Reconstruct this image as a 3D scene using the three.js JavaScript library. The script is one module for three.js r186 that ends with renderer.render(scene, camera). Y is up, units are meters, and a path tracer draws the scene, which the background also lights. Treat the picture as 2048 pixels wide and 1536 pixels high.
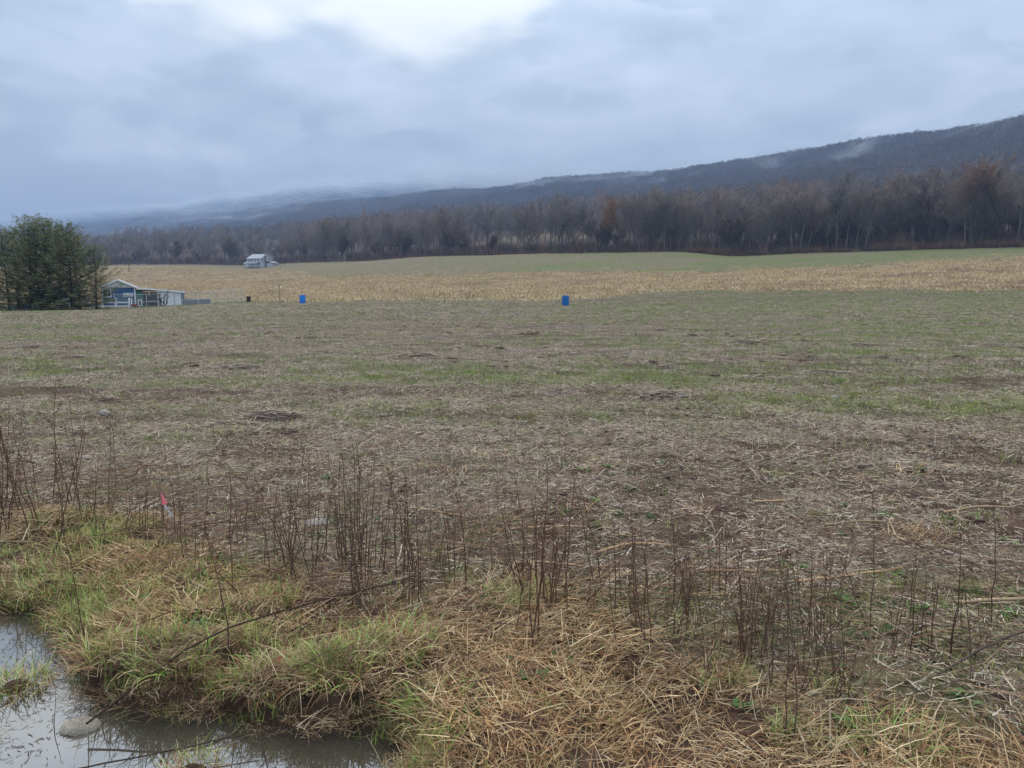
import * as THREE from 'three';
import { mergeGeometries } from 'three/addons/utils/BufferGeometryUtils.js';

// ---------------------------------------------------------------- camera, sky, sun, exposure
const scene = new THREE.Scene();
const EYE = 1.6, PITCH = -7.3 * Math.PI / 180, FOCAL = 1507;            // focal length in photograph pixels
const camera = new THREE.PerspectiveCamera(2 * Math.atan(768 / FOCAL) * 180 / Math.PI, 4 / 3, 0.05, 14000);
camera.position.set(0, EYE, 0);
camera.rotation.set(PITCH, 0, 0);
const renderer = new THREE.WebGLRenderer({ antialias: true });
renderer.setSize(1024, 768);
renderer.toneMapping = THREE.LinearToneMapping;
renderer.toneMappingExposure = 1.32;
renderer.shadowMap.enabled = true;
scene.fog = new THREE.FogExp2(0xaecaf4, 0.00028);
const sun = new THREE.DirectionalLight(0xffe8c8, 1.5);
sun.position.set(-60, 260, -190);
sun.castShadow = true; sun.shadow.radius = 45;
sun.shadow.mapSize.set(2048, 2048);
Object.assign(sun.shadow.camera, { left: -120, right: 120, top: 120, bottom: -120, near: 1, far: 900 });
sun.name = 'sun_light';
scene.add(sun, sun.target);

// ---------------------------------------------------------------- random numbers, noise
function rng(a) { return () => { a |= 0; a = a + 0x6D2B79F5 | 0; let t = Math.imul(a ^ a >>> 15, 1 | a); t = t + Math.imul(t ^ t >>> 7, 61 | t) ^ t; return ((t ^ t >>> 14) >>> 0) / 4294967296; }; }
let R = rng(7);
const rr = (a, b) => a + (b - a) * R();
const pick = (a) => a[Math.floor(R() * a.length)];
const clamp = (x, a = 0, b = 1) => x < a ? a : x > b ? b : x;
const mix = (a, b, t) => a + (b - a) * t;
const mix3 = (a, b, t) => [mix(a[0], b[0], t), mix(a[1], b[1], t), mix(a[2], b[2], t)];
const sstep = (a, b, x) => { const t = clamp((x - a) / (b - a)); return t * t * (3 - 2 * t); };
function hash(x, y) { let h = Math.imul(x, 374761393) ^ Math.imul(y, 668265263); h = Math.imul(h ^ h >>> 13, 1274126177); h ^= h >>> 16; return (h >>> 0) / 4294967296; }
function noise(x, y) {
  const ix = Math.floor(x), iy = Math.floor(y), fx = x - ix, fy = y - iy, u = fx * fx * fx * (fx * (fx * 6 - 15) + 10), v = fy * fy * fy * (fy * (fy * 6 - 15) + 10);
  return mix(mix(hash(ix, iy), hash(ix + 1, iy), u), mix(hash(ix, iy + 1), hash(ix + 1, iy + 1), u), v);
}
function fbm(x, y, n = 4) { let s = 0, a = 0.5, t = 0; for (let i = 0; i < n; i++) { s += a * noise(x + i * 17.3, y - i * 9.1); t += a; a *= 0.5; const q = x * 1.6 - y * 1.2; y = x * 1.2 + y * 1.6; x = q; } return s / t; }

// ---------------------------------------------------------------- the overcast sky
{
  const W = 3072, H = 1536, data = new Float32Array(W * H * 4);
  for (let j = 0; j < H; j++) {
    const el = ((j + 0.5) / H - 0.5) * Math.PI, sy = Math.sin(el), cy = Math.cos(el);
    if (el < -0.02) { for (let i = 0; i < W; i++) data.set([0.36, 0.43, 0.52, 1], (j * W + i) * 4); continue; }
    for (let i = 0; i < W; i++) {
      const az = ((i + 0.5) / W - 0.5) * 2 * Math.PI, dx = Math.cos(az) * cy, dz = Math.sin(az) * cy;
      const th = Math.atan2(dx, -dz);
      // several decks of stratus, each with torn, lumpy edges
      const ux = th * 2.1, uy = el * 5.2;
      let c = 0.45 + (fbm(ux * 0.8 + 3, uy * 0.8 + 1, 3) - 0.5) * 1.0;
      for (let l = 0; l < 4; l++) {
        const f = 0.8 + l * 0.75, w1 = fbm(ux * f + 4 + l * 31, uy * f, 4) - 0.5, w2 = fbm(ux * f - 9, uy * f + 5 + l * 17, 4) - 0.5;
        const n = fbm(ux * f + w1 * 1.5 + l * 13.7, uy * f * 1.1 + w2 * 1.5 - l * 7.1, 5), m = sstep(0.46, 0.555, n), tone = 0.5 + (fbm(ux * f * 1.7 + l * 5, uy * f * 1.7, 3) - 0.5) * 1.15 + (l % 2 ? 0.12 : -0.2) + 0.8 * (0.52 - n);
        c = mix(c, tone, m * 0.62);
      }
      c = clamp(c + (fbm(ux * 9, uy * 9, 3) - 0.5) * 0.12);
      // a ragged brighter opening above the deck at the top of the picture, and others like it round the sky
      const gapLine = 0.285 + 0.05 * (fbm(th * 5 + 3, 2.5, 3) - 0.5) + 0.09 * (fbm(th * 9 + 1, el * 20, 4) - 0.5) + 0.12 * sstep(0.2, 0.38, Math.abs(th + 0.22));
      const open = sstep(gapLine - 0.012, gapLine + 0.04, el) * (1 - 0.75 * sstep(0.42, 0.6, el)) * (0.7 + 0.3 * sstep(0.35, 0.6, fbm(th * 7, el * 14 + 3, 3)));
      // the pale puff low over the left of the ridge
      const puff = sstep(0.2, 0.7, 1 - Math.hypot((th + 0.445) / 0.13, (el - 0.162) / 0.05) + 1.2 * (fbm(th * 20, el * 26, 5) - 0.5));
      c = mix(c, Math.min(1, c + 0.38), puff * 0.8);
      const low = 1 - sstep(0.0, 0.22, el);
      let col = mix3([0.315, 0.40, 0.51], [0.53, 0.62, 0.74], c);
      col = mix3(col, [0.36, 0.45, 0.575], low * 0.4);
      col = mix3(col, [0.84, 0.89, 0.92], open * 0.95);
      const cie = (1 + 2 * Math.max(0, sy)) / 1.32;                         // an overcast sky brightens towards the zenith
      col = col.map((e) => e * mix(cie, 1, open * (1 - sstep(0.25, 0.6, el))));
      const o = (j * W + i) * 4; data.set(col, o); data[o + 3] = 1;
    }
  }
  const t = new THREE.DataTexture(data, W, H, THREE.RGBAFormat, THREE.FloatType);
  t.mapping = THREE.EquirectangularReflectionMapping; t.magFilter = THREE.LinearFilter; t.minFilter = THREE.LinearFilter; t.needsUpdate = true;
  scene.background = t; scene.environment = t;
}

// ---------------------------------------------------------------- helpers: points, names, geometry
const SP = Math.sin(PITCH), CP = Math.cos(PITCH);
function at(px, py, D) {                                                  // the point that a surveyed direction meets at depth D
  const u = (px - 1024) / FOCAL, v = (768 - py) / FOCAL, dz = CP - v * SP, dy = SP + v * CP;
  return [u / dz * D, EYE + dy / dz * D, -D];
}
const used = new Map();
function numbered(n) { const k = used.get(n) ?? 0; used.set(n, k + 1); return k ? n + '_' + String(k).padStart(3, '0') : n; }
function tag(o, label, category, group, kind) { o.userData = { ...o.userData, label, category }; if (group) o.userData.group = group; if (kind) o.userData.kind = kind; return o; }
function thing(name, pos, turn, label, category, group, kind) { const o = new THREE.Group(); o.name = numbered(name); o.position.set(...pos); o.rotation.y = turn; scene.add(o); return tag(o, label, category, group, kind); }
function part(name, geo, mat, parent) { const m = new THREE.Mesh(Array.isArray(geo) ? mergeGeometries(geo.map((g) => g.index ? g.toNonIndexed() : g)) : geo, mat); m.name = name; m.castShadow = m.receiveShadow = true; parent.add(m); return m; }
function top(name, geo, mat, label, category, group, kind) { const m = part(numbered(name), geo, mat, scene); return tag(m, label, category, group, kind); }
function bx(w, h, d, x = 0, y = 0, z = 0) { return new THREE.BoxGeometry(w, h, d).translate(x, y, z); }
function prism(poly, depth, z = 0) { const s = new THREE.Shape(poly.map(([x, y]) => new THREE.Vector2(x, y))); return new THREE.ExtrudeGeometry(s, { depth, bevelEnabled: false }).translate(0, 0, z); }
const std = (r, g, b, rough = 0.9, more = {}) => new THREE.MeshStandardMaterial({ color: new THREE.Color().setRGB(r, g, b), roughness: rough, side: THREE.DoubleSide, ...more });
const vmat = (rough = 0.85, more = {}) => new THREE.MeshPhysicalMaterial({ vertexColors: true, roughness: rough, specularIntensity: 0.25, side: THREE.DoubleSide, ...more });
class GB {
  constructor() { this.p = []; this.c = []; this.i = []; }
  v(x, y, z, c) { this.p.push(x, y, z); this.c.push(c[0], c[1], c[2]); return this.p.length / 3 - 1; }
  ribbon(pts, sx, sy, sz, w, c, tip = 0.25) {
    const n = pts.length; let a0, b0;
    for (let k = 0; k < n; k++) {
      const q = w * 0.5 * mix(1, tip, Math.max(0, k / (n - 1)) ** 1.5), p = pts[k];
      const a = this.v(p[0] - sx * q, p[1] - sy * q, p[2] - sz * q, c), b = this.v(p[0] + sx * q, p[1] + sy * q, p[2] + sz * q, c);
      if (k) this.i.push(a0, b0, b, a0, b, a);
      a0 = a; b0 = b;
    }
  }
  blade(x, y, z, yaw, len, lean, curve, w, c, seg = 3) {                   // grows up, leans towards yaw and arches over
    const pts = [[x, y, z]], s = len / seg, cx = Math.cos(yaw), cz = Math.sin(yaw); let a = lean;
    for (let k = 0; k < seg; k++) { const h = Math.sin(a) * s; x += cx * h; z += cz * h; y += Math.cos(a) * s; pts.push([x, y, z]); a += curve / seg; }
    const tw = (hash(Math.floor(x * 9999), Math.floor(z * 9999)) - 0.5) * 1.4;
    this.ribbon(pts, -cz * Math.cos(tw), Math.sin(tw), cx * Math.cos(tw), w, c);
  }
  straw(x, y, z, yaw, len, w, tilt, bend, c, tip = 0.7) {                  // lies on the ground
    const cx = Math.cos(yaw), cz = Math.sin(yaw), t = Math.sin(tilt), b = bend * len;
    const pts = [[x - cx * len / 2, y - t * len / 2, z - cz * len / 2], [x - cz * b, y + Math.abs(b) * 0.6, z + cx * b], [x + cx * len / 2, y + t * len / 2, z + cz * len / 2]];
    const roll = (hash(Math.floor(x * 7777), Math.floor(z * 5555)) - 0.5) * 1.8;
    this.ribbon(pts, -cz * Math.cos(roll), Math.sin(roll), cx * Math.cos(roll), w, c, tip);
  }
  tube(pts, rads, n, c) {
    const base = this.p.length / 3, m = pts.length;
    for (let k = 0; k < m; k++) {
      const a = pts[Math.max(0, k - 1)], b = pts[Math.min(m - 1, k + 1)];
      let dx = b[0] - a[0], dy = b[1] - a[1], dz = b[2] - a[2]; const l = Math.hypot(dx, dy, dz) || 1; dx /= l; dy /= l; dz /= l;
      let ux, uy, uz; if (Math.abs(dy) < 0.9) { ux = -dz; uy = 0; uz = dx; } else { ux = 0; uy = dz; uz = -dy; }
      const ul = Math.hypot(ux, uy, uz) || 1; ux /= ul; uy /= ul; uz /= ul;
      const vx = dy * uz - dz * uy, vy = dz * ux - dx * uz, vz = dx * uy - dy * ux;
      for (let s = 0; s < n; s++) { const an = s / n * 2 * Math.PI, ca = Math.cos(an) * rads[k], sa = Math.sin(an) * rads[k]; this.v(pts[k][0] + ux * ca + vx * sa, pts[k][1] + uy * ca + vy * sa, pts[k][2] + uz * ca + vz * sa, c); }
    }
    for (let k = 0; k < m - 1; k++) for (let s = 0; s < n; s++) { const a = base + k * n + s, b = base + k * n + (s + 1) % n; this.i.push(a, b, b + n, a, b + n, a + n); }
  }
  tri(a, b, c, col) { const k = this.v(...a, col); this.v(...b, col); this.v(...c, col); this.i.push(k, k + 1, k + 2); }
  build(smooth = false) {
    const g = new THREE.BufferGeometry();
    g.setAttribute('position', new THREE.Float32BufferAttribute(this.p, 3)); g.setAttribute('color', new THREE.Float32BufferAttribute(this.c, 3)); g.setIndex(this.i);
    if (smooth) g.computeVertexNormals();
    return g;
  }
}
const vary = (c, v = 0.2) => { const k = 1 + (R() - 0.5) * 2 * v, h = (R() - 0.5) * 0.12; return [c[0] * k * (1 + h), c[1] * k, c[2] * k * (1 - h)]; };
// one mass of small things nobody could count: a group of instanced variants
const M4 = new THREE.Matrix4(), Q4 = new THREE.Quaternion(), E4 = new THREE.Euler(), V4 = new THREE.Vector3(), S4 = new THREE.Vector3(), C4 = new THREE.Color();
function mass(name, variants, mat, spots, label, category) {
  const g = new THREE.Group(); g.name = numbered(name); scene.add(g); tag(g, label, category, null, 'stuff');
  const lists = variants.map(() => []);
  spots.forEach((s, k) => lists[s.v ?? k % variants.length].push(s));
  lists.forEach((list, k) => {
    if (!list.length) return;
    const m = new THREE.InstancedMesh(variants[k], mat, list.length);
    m.name = category.replace(/ /g, '_') + '_clump' + (k ? '_' + String(k).padStart(3, '0') : ''); m.userData.kind = 'stuff'; m.castShadow = m.receiveShadow = true;
    list.forEach((s, n) => {
      M4.compose(V4.set(s.x, s.y, s.z), Q4.setFromEuler(E4.set(s.rx ?? 0, s.ry ?? 0, s.rz ?? 0)), S4.set(s.s, s.s * (s.h ?? 1), s.s));
      m.setMatrixAt(n, M4); m.setColorAt(n, C4.setRGB(...(s.c ?? [1, 1, 1])));
    });
    g.add(m);
  });
  return g;
}

// ---------------------------------------------------------------- the lie of the land
// Surveyed columns: along each bearing, [depth, sight line] pairs that give the height of the ground there.
const COLS = [
  [-700, [70, 620, 95, 611, 200, 576, 330, 541, 480, 533, 700, 515, 1200, 492]],
  [0, [70, 624, 95, 613, 200, 573, 330, 541, 480, 536, 700, 520, 1200, 500]],
  [300, [70, 620, 95, 611, 200, 571, 330, 541, 480, 536, 700, 514, 1200, 492]],
  [500, [70, 612, 90, 605, 200, 566, 330, 543, 440, 539, 700, 514, 1200, 480]],
  [640, [70, 612, 90, 603, 200, 560, 300, 537, 380, 529, 700, 495, 1200, 455]],
  [850, [60, 615, 80, 602, 190, 549, 250, 530, 330, 514.5, 380, 512, 700, 470, 1200, 448]],
  [1120, [60, 614, 80, 600, 185, 546, 250, 520, 300, 507, 340, 505, 420, 470, 700, 452, 1200, 430]],
  [1340, [60, 612, 85, 586, 170, 545, 225, 518, 268, 504, 300, 503, 420, 470, 700, 425, 1200, 400]],
  [1470, [60, 611, 85, 583, 165, 541, 225, 519, 262, 510.5, 300, 505, 420, 466, 700, 412, 1200, 380]],
  [1600, [60, 610, 85, 581, 160, 537, 250, 507, 300, 498, 420, 462, 700, 400, 1200, 350]],
  [2048, [60, 607, 78, 583, 165, 512, 215, 495, 300, 470, 450, 425, 700, 370, 1200, 250]],
  [2700, [60, 603, 78, 577, 165, 497, 215, 477, 300, 445, 450, 395, 700, 340, 1200, 200]],
].map(([px, k]) => {
  const rs = [0, 22], hs = [0, 0], a = (px - 1024) / FOCAL;
  for (let i = 0; i < k.length; i += 2) { const q = at(px, k[i + 1], k[i]); rs.push(Math.hypot(q[0], q[2])); hs.push(q[1]); }
  return { th: Math.atan(a), rs, hs };
});
function curve(xs, ys, x) {                                                // monotone cubic
  const n = xs.length; if (x <= xs[0]) return ys[0]; if (x >= xs[n - 1]) return ys[n - 1];
  let k = 0; while (x > xs[k + 1]) k++;
  const d = (i) => (ys[i + 1] - ys[i]) / (xs[i + 1] - xs[i]);
  const sl = (i) => { if (i <= 0) return d(0); if (i >= n - 1) return d(n - 2); const a = d(i - 1), b = d(i); return a * b <= 0 ? 0 : 2 * a * b / (a + b); };
  const h = xs[k + 1] - xs[k], t = (x - xs[k]) / h, t2 = t * t, t3 = t2 * t;
  return ys[k] * (2 * t3 - 3 * t2 + 1) + sl(k) * h * (t3 - 2 * t2 + t) + ys[k + 1] * (3 * t2 - 2 * t3) + sl(k + 1) * h * (t3 - t2);
}
const CTH = COLS.map((c) => c.th);
const bearing = (px) => Math.atan((px - 1024) / FOCAL);
function land(th, r) {
  if (r < 22) return 0;
  const q = clamp(th, CTH[0], CTH[CTH.length - 1]);
  let k = 0; while (k < CTH.length - 2 && q > CTH[k + 1]) k++;
  const lo = Math.max(0, k - 1), hi = Math.min(COLS.length - 1, k + 2), xs = [], ys = [];
  for (let i = lo; i <= hi; i++) { xs.push(CTH[i]); ys.push(curve(COLS[i].rs, COLS[i].hs, r)); }
  return curve(xs, ys, q) * (1 - sstep(1.1, 1.6, Math.abs(th)));
}
// the long ridge: its crest runs away to the left
const RIDGE = [[-700, 478, 5200], [-100, 474, 4500], [170, 456, 3600], [400, 438, 2950], [640, 414, 2450], [900, 394, 2100], [1120, 367, 1850], [1340, 351, 1650], [1700, 303, 1350], [2048, 260, 1120], [2700, 178, 900]]
  .map(([px, py, D]) => { const q = at(px, py, D); return [bearing(px), Math.hypot(q[0], q[2]), q[1]]; });
const RTH = RIDGE.map((q) => q[0]), RR = RIDGE.map((q) => q[1]), RH = RIDGE.map((q) => q[2]), FOOT = 0.36;
const ridgeR = (th) => curve(RTH, RR, th), ridgeH = (th) => curve(RTH, RH, th);
function height0(x, z) {
  const r = Math.hypot(x, z), th = Math.atan2(x, -z);
  if (Math.abs(th) > 1.6 || r < 22) return 0;
  const Rr = ridgeR(th), t = r / Rr;
  let h = land(th, Math.min(r, FOOT * Rr));
  if (t > FOOT) {
    const Hf = h, Hr = ridgeH(th), s = (t - FOOT) / (1 - FOOT);
    const up = s < 1 ? Math.pow(s, 1.25) * 0.9 + 0.1 * sstep(0, 1, s) : 1 - 0.5 * sstep(1, 1.8, s);
    h = Hf + (Hr - Hf) * up * (1 - sstep(1.1, 1.6, Math.abs(th)));
    h += (fbm(x * 0.004 + 7, z * 0.004, 4) - 0.5) * 60 * sstep(0.1, 0.5, s) * (1 - 0.75 * sstep(0.7, 0.95, s)) + (fbm(x * 0.012, z * 0.012 + 5, 3) - 0.5) * 13 * sstep(0.1, 0.4, s);
  }
  // the nearer wooded hill at the left
  h += 12 * Math.exp(-(((th + 0.40) / 0.13) ** 2) - ((r - 900) / 260) ** 2);
  return h;
}
// the pool at the near left: outline on the ground in metres (x, depth)
const POOL = [[-4.6, 4.1], [-2.75, 3.75], [-2.5, 3.78], [-2.38, 3.5], [-2.21, 3.40], [-2.05, 3.2], [-1.86, 3.0], [-1.72, 2.88], [-1.52, 2.84], [-1.3, 2.79], [-1.15, 2.76], [-0.87, 2.72], [-0.55, 2.66], [-0.38, 2.52], [-0.5, 2.2], [-1.2, 1.8], [-2.4, 1.7], [-4.6, 2.0]];
function pool(x, d) {                                                      // distance to the shore, negative in the water
  let m = 1e9, inside = false;
  for (let i = 0, j = POOL.length - 1; i < POOL.length; j = i++) {
    const [ax, ay] = POOL[j], [bx_, by] = POOL[i], ex = bx_ - ax, ey = by - ay, t = clamp(((x - ax) * ex + (d - ay) * ey) / (ex * ex + ey * ey));
    m = Math.min(m, Math.hypot(x - ax - ex * t, d - ay - ey * t));
    if ((ay > d) !== (by > d) && x < (bx_ - ax) * (d - ay) / (by - ay) + ax) inside = !inside;
  }
  const seep = Math.hypot((x + 1.13) / 0.15, (d - 3.04) / 0.055) - 1;       // the small pool behind the tussocks
  return Math.min(inside ? -m : m, seep * 0.07);
}
const bankEdge = (x) => clamp(3.52 - 0.52 * x, 2.5, 5.1) + 0.16 * Math.sin(x * 2.1 + 1) + 0.5 * (fbm(x * 0.9, 3, 3) - 0.5);   // where the rough verge gives way to the field
const ISLETS = [[-2.13, 3.04, 0.11, 0.16], [-1.13, 2.46, 0.09, 0.165], [-2.05, 2.62, 0.08, 0.15], [-1.0, 2.92, 0.2, 0.06], [-0.72, 2.88, 0.25, 0.06], [-1.42, 3.02, 0.22, 0.10], [-1.7, 3.1, 0.16, 0.06], [-0.5, 3.06, 0.25, 0.08], [-2.5, 3.86, 0.1, 0.08]];
const WATER = -0.1;
function height(x, z) {
  const r = Math.hypot(x, z);
  let h = height0(x, z);
  if (r < 45 && z < 3) {
    const d = -z, bank = 1 - sstep(-0.5, 0.5, d - bankEdge(x)), f = 1 - sstep(14, 45, r);
    h += f * ((fbm(x * 1.1, z * 1.1, 3) - 0.5) * 0.11 + (noise(x * 5.5, z * 5.5) - 0.5) * 0.035 * (1 - sstep(9, 16, r)) + (noise(x * 13, z * 13) - 0.5) * 0.022 * (1 - sstep(5, 9, r)));
    h += bank * (fbm(x * 2.2 + 9, z * 2.2, 2) - 0.45) * 0.12;
    if (r < 7) {
      const s = pool(x, d) - 0.055 + (noise(x * 9, z * 9) - 0.5) * 0.05;
      h = mix(-0.24, h, sstep(-0.13, 0.11, s));
      for (const [ix, id, ir, ih] of ISLETS) { const q = Math.hypot(x - ix, d - id) / ir; if (q < 1.6) h += ih * Math.exp(-(q ** 4) * 1.3); }
    }
  } else if (r < 400) h += (fbm(x * 0.09, z * 0.09, 3) - 0.5) * 0.3 * sstep(45, 90, r);
  return h;
}
// field boundaries by bearing, in metres from the camera
const EDGE = (list) => { const a = list.map((q) => bearing(q[0])), b = list.map((q) => q[1] * Math.hypot(1, (q[0] - 1024) / FOCAL)); return (th) => curve(a, b, th); };
const cornNear = EDGE([[-700, 104], [300, 104], [500, 93], [640, 86], [900, 82], [1120, 79], [1230, 84], [1330, 89], [1500, 84], [2048, 79], [2700, 78]]);
const cornFar = EDGE([[-700, 470], [300, 470], [480, 425], [540, 390], [600, 290], [660, 225], [850, 192], [1120, 190], [1340, 172], [1600, 162], [2048, 166], [2700, 170]]);
const woodsAt = EDGE([[-700, 500], [300, 500], [470, 500], [560, 480], [640, 415], [850, 350], [1000, 322], [1120, 306], [1340, 277], [1450, 258], [1600, 254], [2048, 218], [2700, 190]]);
function corn(x, z) { const r = Math.hypot(x, z), th = Math.atan2(x, -z), j = (fbm(x * 0.11, z * 0.11, 3) - 0.5); return sstep(-2.2, 2.2, r - cornNear(th) + j * 10) * (1 - sstep(-12, 14, r - cornFar(th) + j * 50)); }
function clearing(x, z) { const th = Math.atan2(x, -z), r = Math.hypot(x, z); return sstep(bearing(940), bearing(990), th) * (1 - sstep(bearing(1190), bearing(1230), th)) * sstep(398, 410, r) * (1 - sstep(448, 462, r)); }
function green(x, z) {                                                     // share of live grass in the sward
  const r = Math.hypot(x, z), th = Math.atan2(x, -z), d = -z;
  let g = fbm(x * 0.07 + 3, d * 0.62 + 11, 4) * 0.8 + fbm(x * 0.5, d * 0.9, 3) * 0.45 - 0.25;
  g += 0.2 * sstep(16, 48, r) * sstep(-0.1, 0.3, th) + 0.09 * sstep(0.0, 0.4, th) * sstep(8, 12, r);
  g += 0.27 * Math.exp(-(((d - 14.2) / 1.5) ** 2)) * sstep(-0.3, -0.1, th) * (1 - sstep(0.2, 0.4, th)) + 0.25 * Math.exp(-(((d - 10.6) / 1.3) ** 2)) * sstep(0.05, 0.3, th) * sstep(0.15, 0.35, th);
  g -= 0.2 * (1 - sstep(5.5, 14, d));
  { const e = d - bankEdge(x); g += 0.42 * Math.exp(-(((e - 0.7) / 0.9) ** 2)) * sstep(0.48, 0.66, fbm(x * 1.3 + 70, d * 1.3, 3)); }
  if (r > 150) g += 0.16 * sstep(0.1, 0.4, th + 0.3);
  return clamp((g - 0.27) * 2.6);
}

// ---------------------------------------------------------------- ground, mountain, water
function grainTexture(N, seed, f) {
  const d = new Uint8Array(N * N * 4), wrapN = (x, y, s, o) => { // tileable value noise
    const ix = Math.floor(x), iy = Math.floor(y), fx = x - ix, fy = y - iy, u = fx * fx * (3 - 2 * fx), v = fy * fy * (3 - 2 * fy), m = (a) => ((a % s) + s) % s;
    return mix(mix(hash(m(ix) + o, m(iy) + o), hash(m(ix + 1) + o, m(iy) + o), u), mix(hash(m(ix) + o, m(iy + 1) + o), hash(m(ix + 1) + o, m(iy + 1) + o), u), v);
  };
  for (let j = 0; j < N; j++) for (let i = 0; i < N; i++) {
    let v = 0, a = 0; for (const [s, w] of f) { v += w * wrapN(i / N * s, j / N * s, s, seed + s); a += w; }
    v = clamp(0.5 + (v / a - 0.5) * 2.1); const o = (j * N + i) * 4, b = Math.round(255 * v); d[o] = d[o + 1] = d[o + 2] = b; d[o + 3] = 255;
  }
  const t = new THREE.DataTexture(d, N, N); t.wrapS = t.wrapT = THREE.RepeatWrapping; t.magFilter = THREE.LinearFilter; t.minFilter = THREE.LinearMipmapLinearFilter; t.generateMipmaps = true; t.needsUpdate = true;
  return t;
}
const soilBump = grainTexture(1024, 11, [[12, 0.6], [40, 1], [110, 1], [300, 0.8], [512, 0.5]]);
const soilMap = (() => {                                                   // soil grain with bits of chaff
  const N = 1024, src = soilBump.image.data, d = new Uint8Array(N * N * 4);
  for (let k = 0; k < N * N; k++) { const v = src[k * 4] / 255, s = 150 + 105 * v; d[k * 4] = s; d[k * 4 + 1] = s * 0.985; d[k * 4 + 2] = s * 0.965; d[k * 4 + 3] = 255; }
  const t = new THREE.DataTexture(d, N, N); t.wrapS = t.wrapT = THREE.RepeatWrapping; t.magFilter = THREE.LinearFilter; t.colorSpace = THREE.SRGBColorSpace; t.needsUpdate = true; return t;
})();
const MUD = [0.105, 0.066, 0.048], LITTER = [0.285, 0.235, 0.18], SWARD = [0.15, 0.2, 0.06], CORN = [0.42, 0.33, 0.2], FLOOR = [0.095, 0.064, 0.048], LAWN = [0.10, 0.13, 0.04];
function groundColor(x, z) {
  const r = Math.hypot(x, z), th = Math.atan2(x, -z);
  const n = fbm(x * 0.14 + 2, z * 1.3, 4), m = fbm(x * 2.2, z * 2.2 + 4, 3), g = green(x, z);
  const field = sstep(-0.4, 0.6, -z - bankEdge(x));
  let c = mix3(MUD, LITTER, clamp(0.1 + 0.85 * sstep(0.32, 0.66, n * 0.55 + m * 0.45)) * field);
  c = mix3(c, SWARD, 0.5 * g * field);
  if (r > 60) {
    const k = corn(x, z), e = fbm(x * 0.05, z * 0.2, 3);
    c = mix3(c, mix3([0.22, 0.16, 0.10], CORN, sstep(0.3, 0.6, fbm(x * 0.16, z * 0.3, 3))), k);
    const far = sstep(-6, 10, r - cornFar(th));                            // the sown field beyond the stubble
    c = mix3(c, mix3([0.25, 0.215, 0.145], [0.17, 0.22, 0.07], clamp(sstep(0.4, 0.6, e * 0.6 + 0.4 * fbm((x + z * 0.6) * 0.02, (z - x * 0.3) * 0.35, 3)) * (0.35 + 0.5 * sstep(-0.25, 0.1, th)) - 0.1 + 0.32 * sstep(-0.1, 0.35, th))), far);
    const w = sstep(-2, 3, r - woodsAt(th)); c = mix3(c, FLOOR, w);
    c = mix3(c, [0.17, 0.135, 0.09], clearing(x, z));
    c = mix3(c, LAWN, 0.8 * Math.exp(-(((r - 97) / 5) ** 2)) * (1 - sstep(bearing(480), bearing(640), th)) * sstep(bearing(240), bearing(330), th));   // mown strip by the pens
    c = mix3(c, [0.1, 0.07, 0.05], 0.85 * Math.exp(-(((r - 80.5) / 3.4) ** 2)) * (1 - sstep(bearing(190), bearing(280), th)));       // bare needles under the evergreens
    c = mix3(c, [0.16, 0.115, 0.075], 0.8 * Math.exp(-(((r - 88) / 4) ** 2)) * Math.exp(-(((th - bearing(870)) / 0.055) ** 2)));        // trampled patch at the stubble edge
  }
  return c;
}
function sheet(ths, rs, hf, cf, uvScale, smooth = true) {
  const nt = ths.length, nr = rs.length, P = new Float32Array(nt * nr * 3), C = new Float32Array(nt * nr * 3), U = new Float32Array(nt * nr * 2), I = new Uint32Array((nt - 1) * (nr - 1) * 6);
  let o = 0;
  for (let j = 0; j < nr; j++) for (let i = 0; i < nt; i++) {
    const k = j * nt + i, rad = typeof rs[j] === 'function' ? rs[j](ths[i]) : rs[j], x = Math.sin(ths[i]) * rad, z = -Math.cos(ths[i]) * rad, c = cf(x, z);
    P.set([x, hf(x, z), z], k * 3); C.set(c, k * 3); U.set([x / uvScale, z / uvScale], k * 2);
    if (i < nt - 1 && j < nr - 1) { I.set([k, k + 1, k + nt + 1, k, k + nt + 1, k + nt], o); o += 6; }
  }
  const g = new THREE.BufferGeometry();
  g.setAttribute('position', new THREE.BufferAttribute(P, 3)); g.setAttribute('color', new THREE.BufferAttribute(C, 3)); g.setAttribute('uv', new THREE.BufferAttribute(U, 2)); g.setIndex(new THREE.BufferAttribute(I, 1));
  if (smooth) g.computeVertexNormals();
  return g;
}
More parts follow.
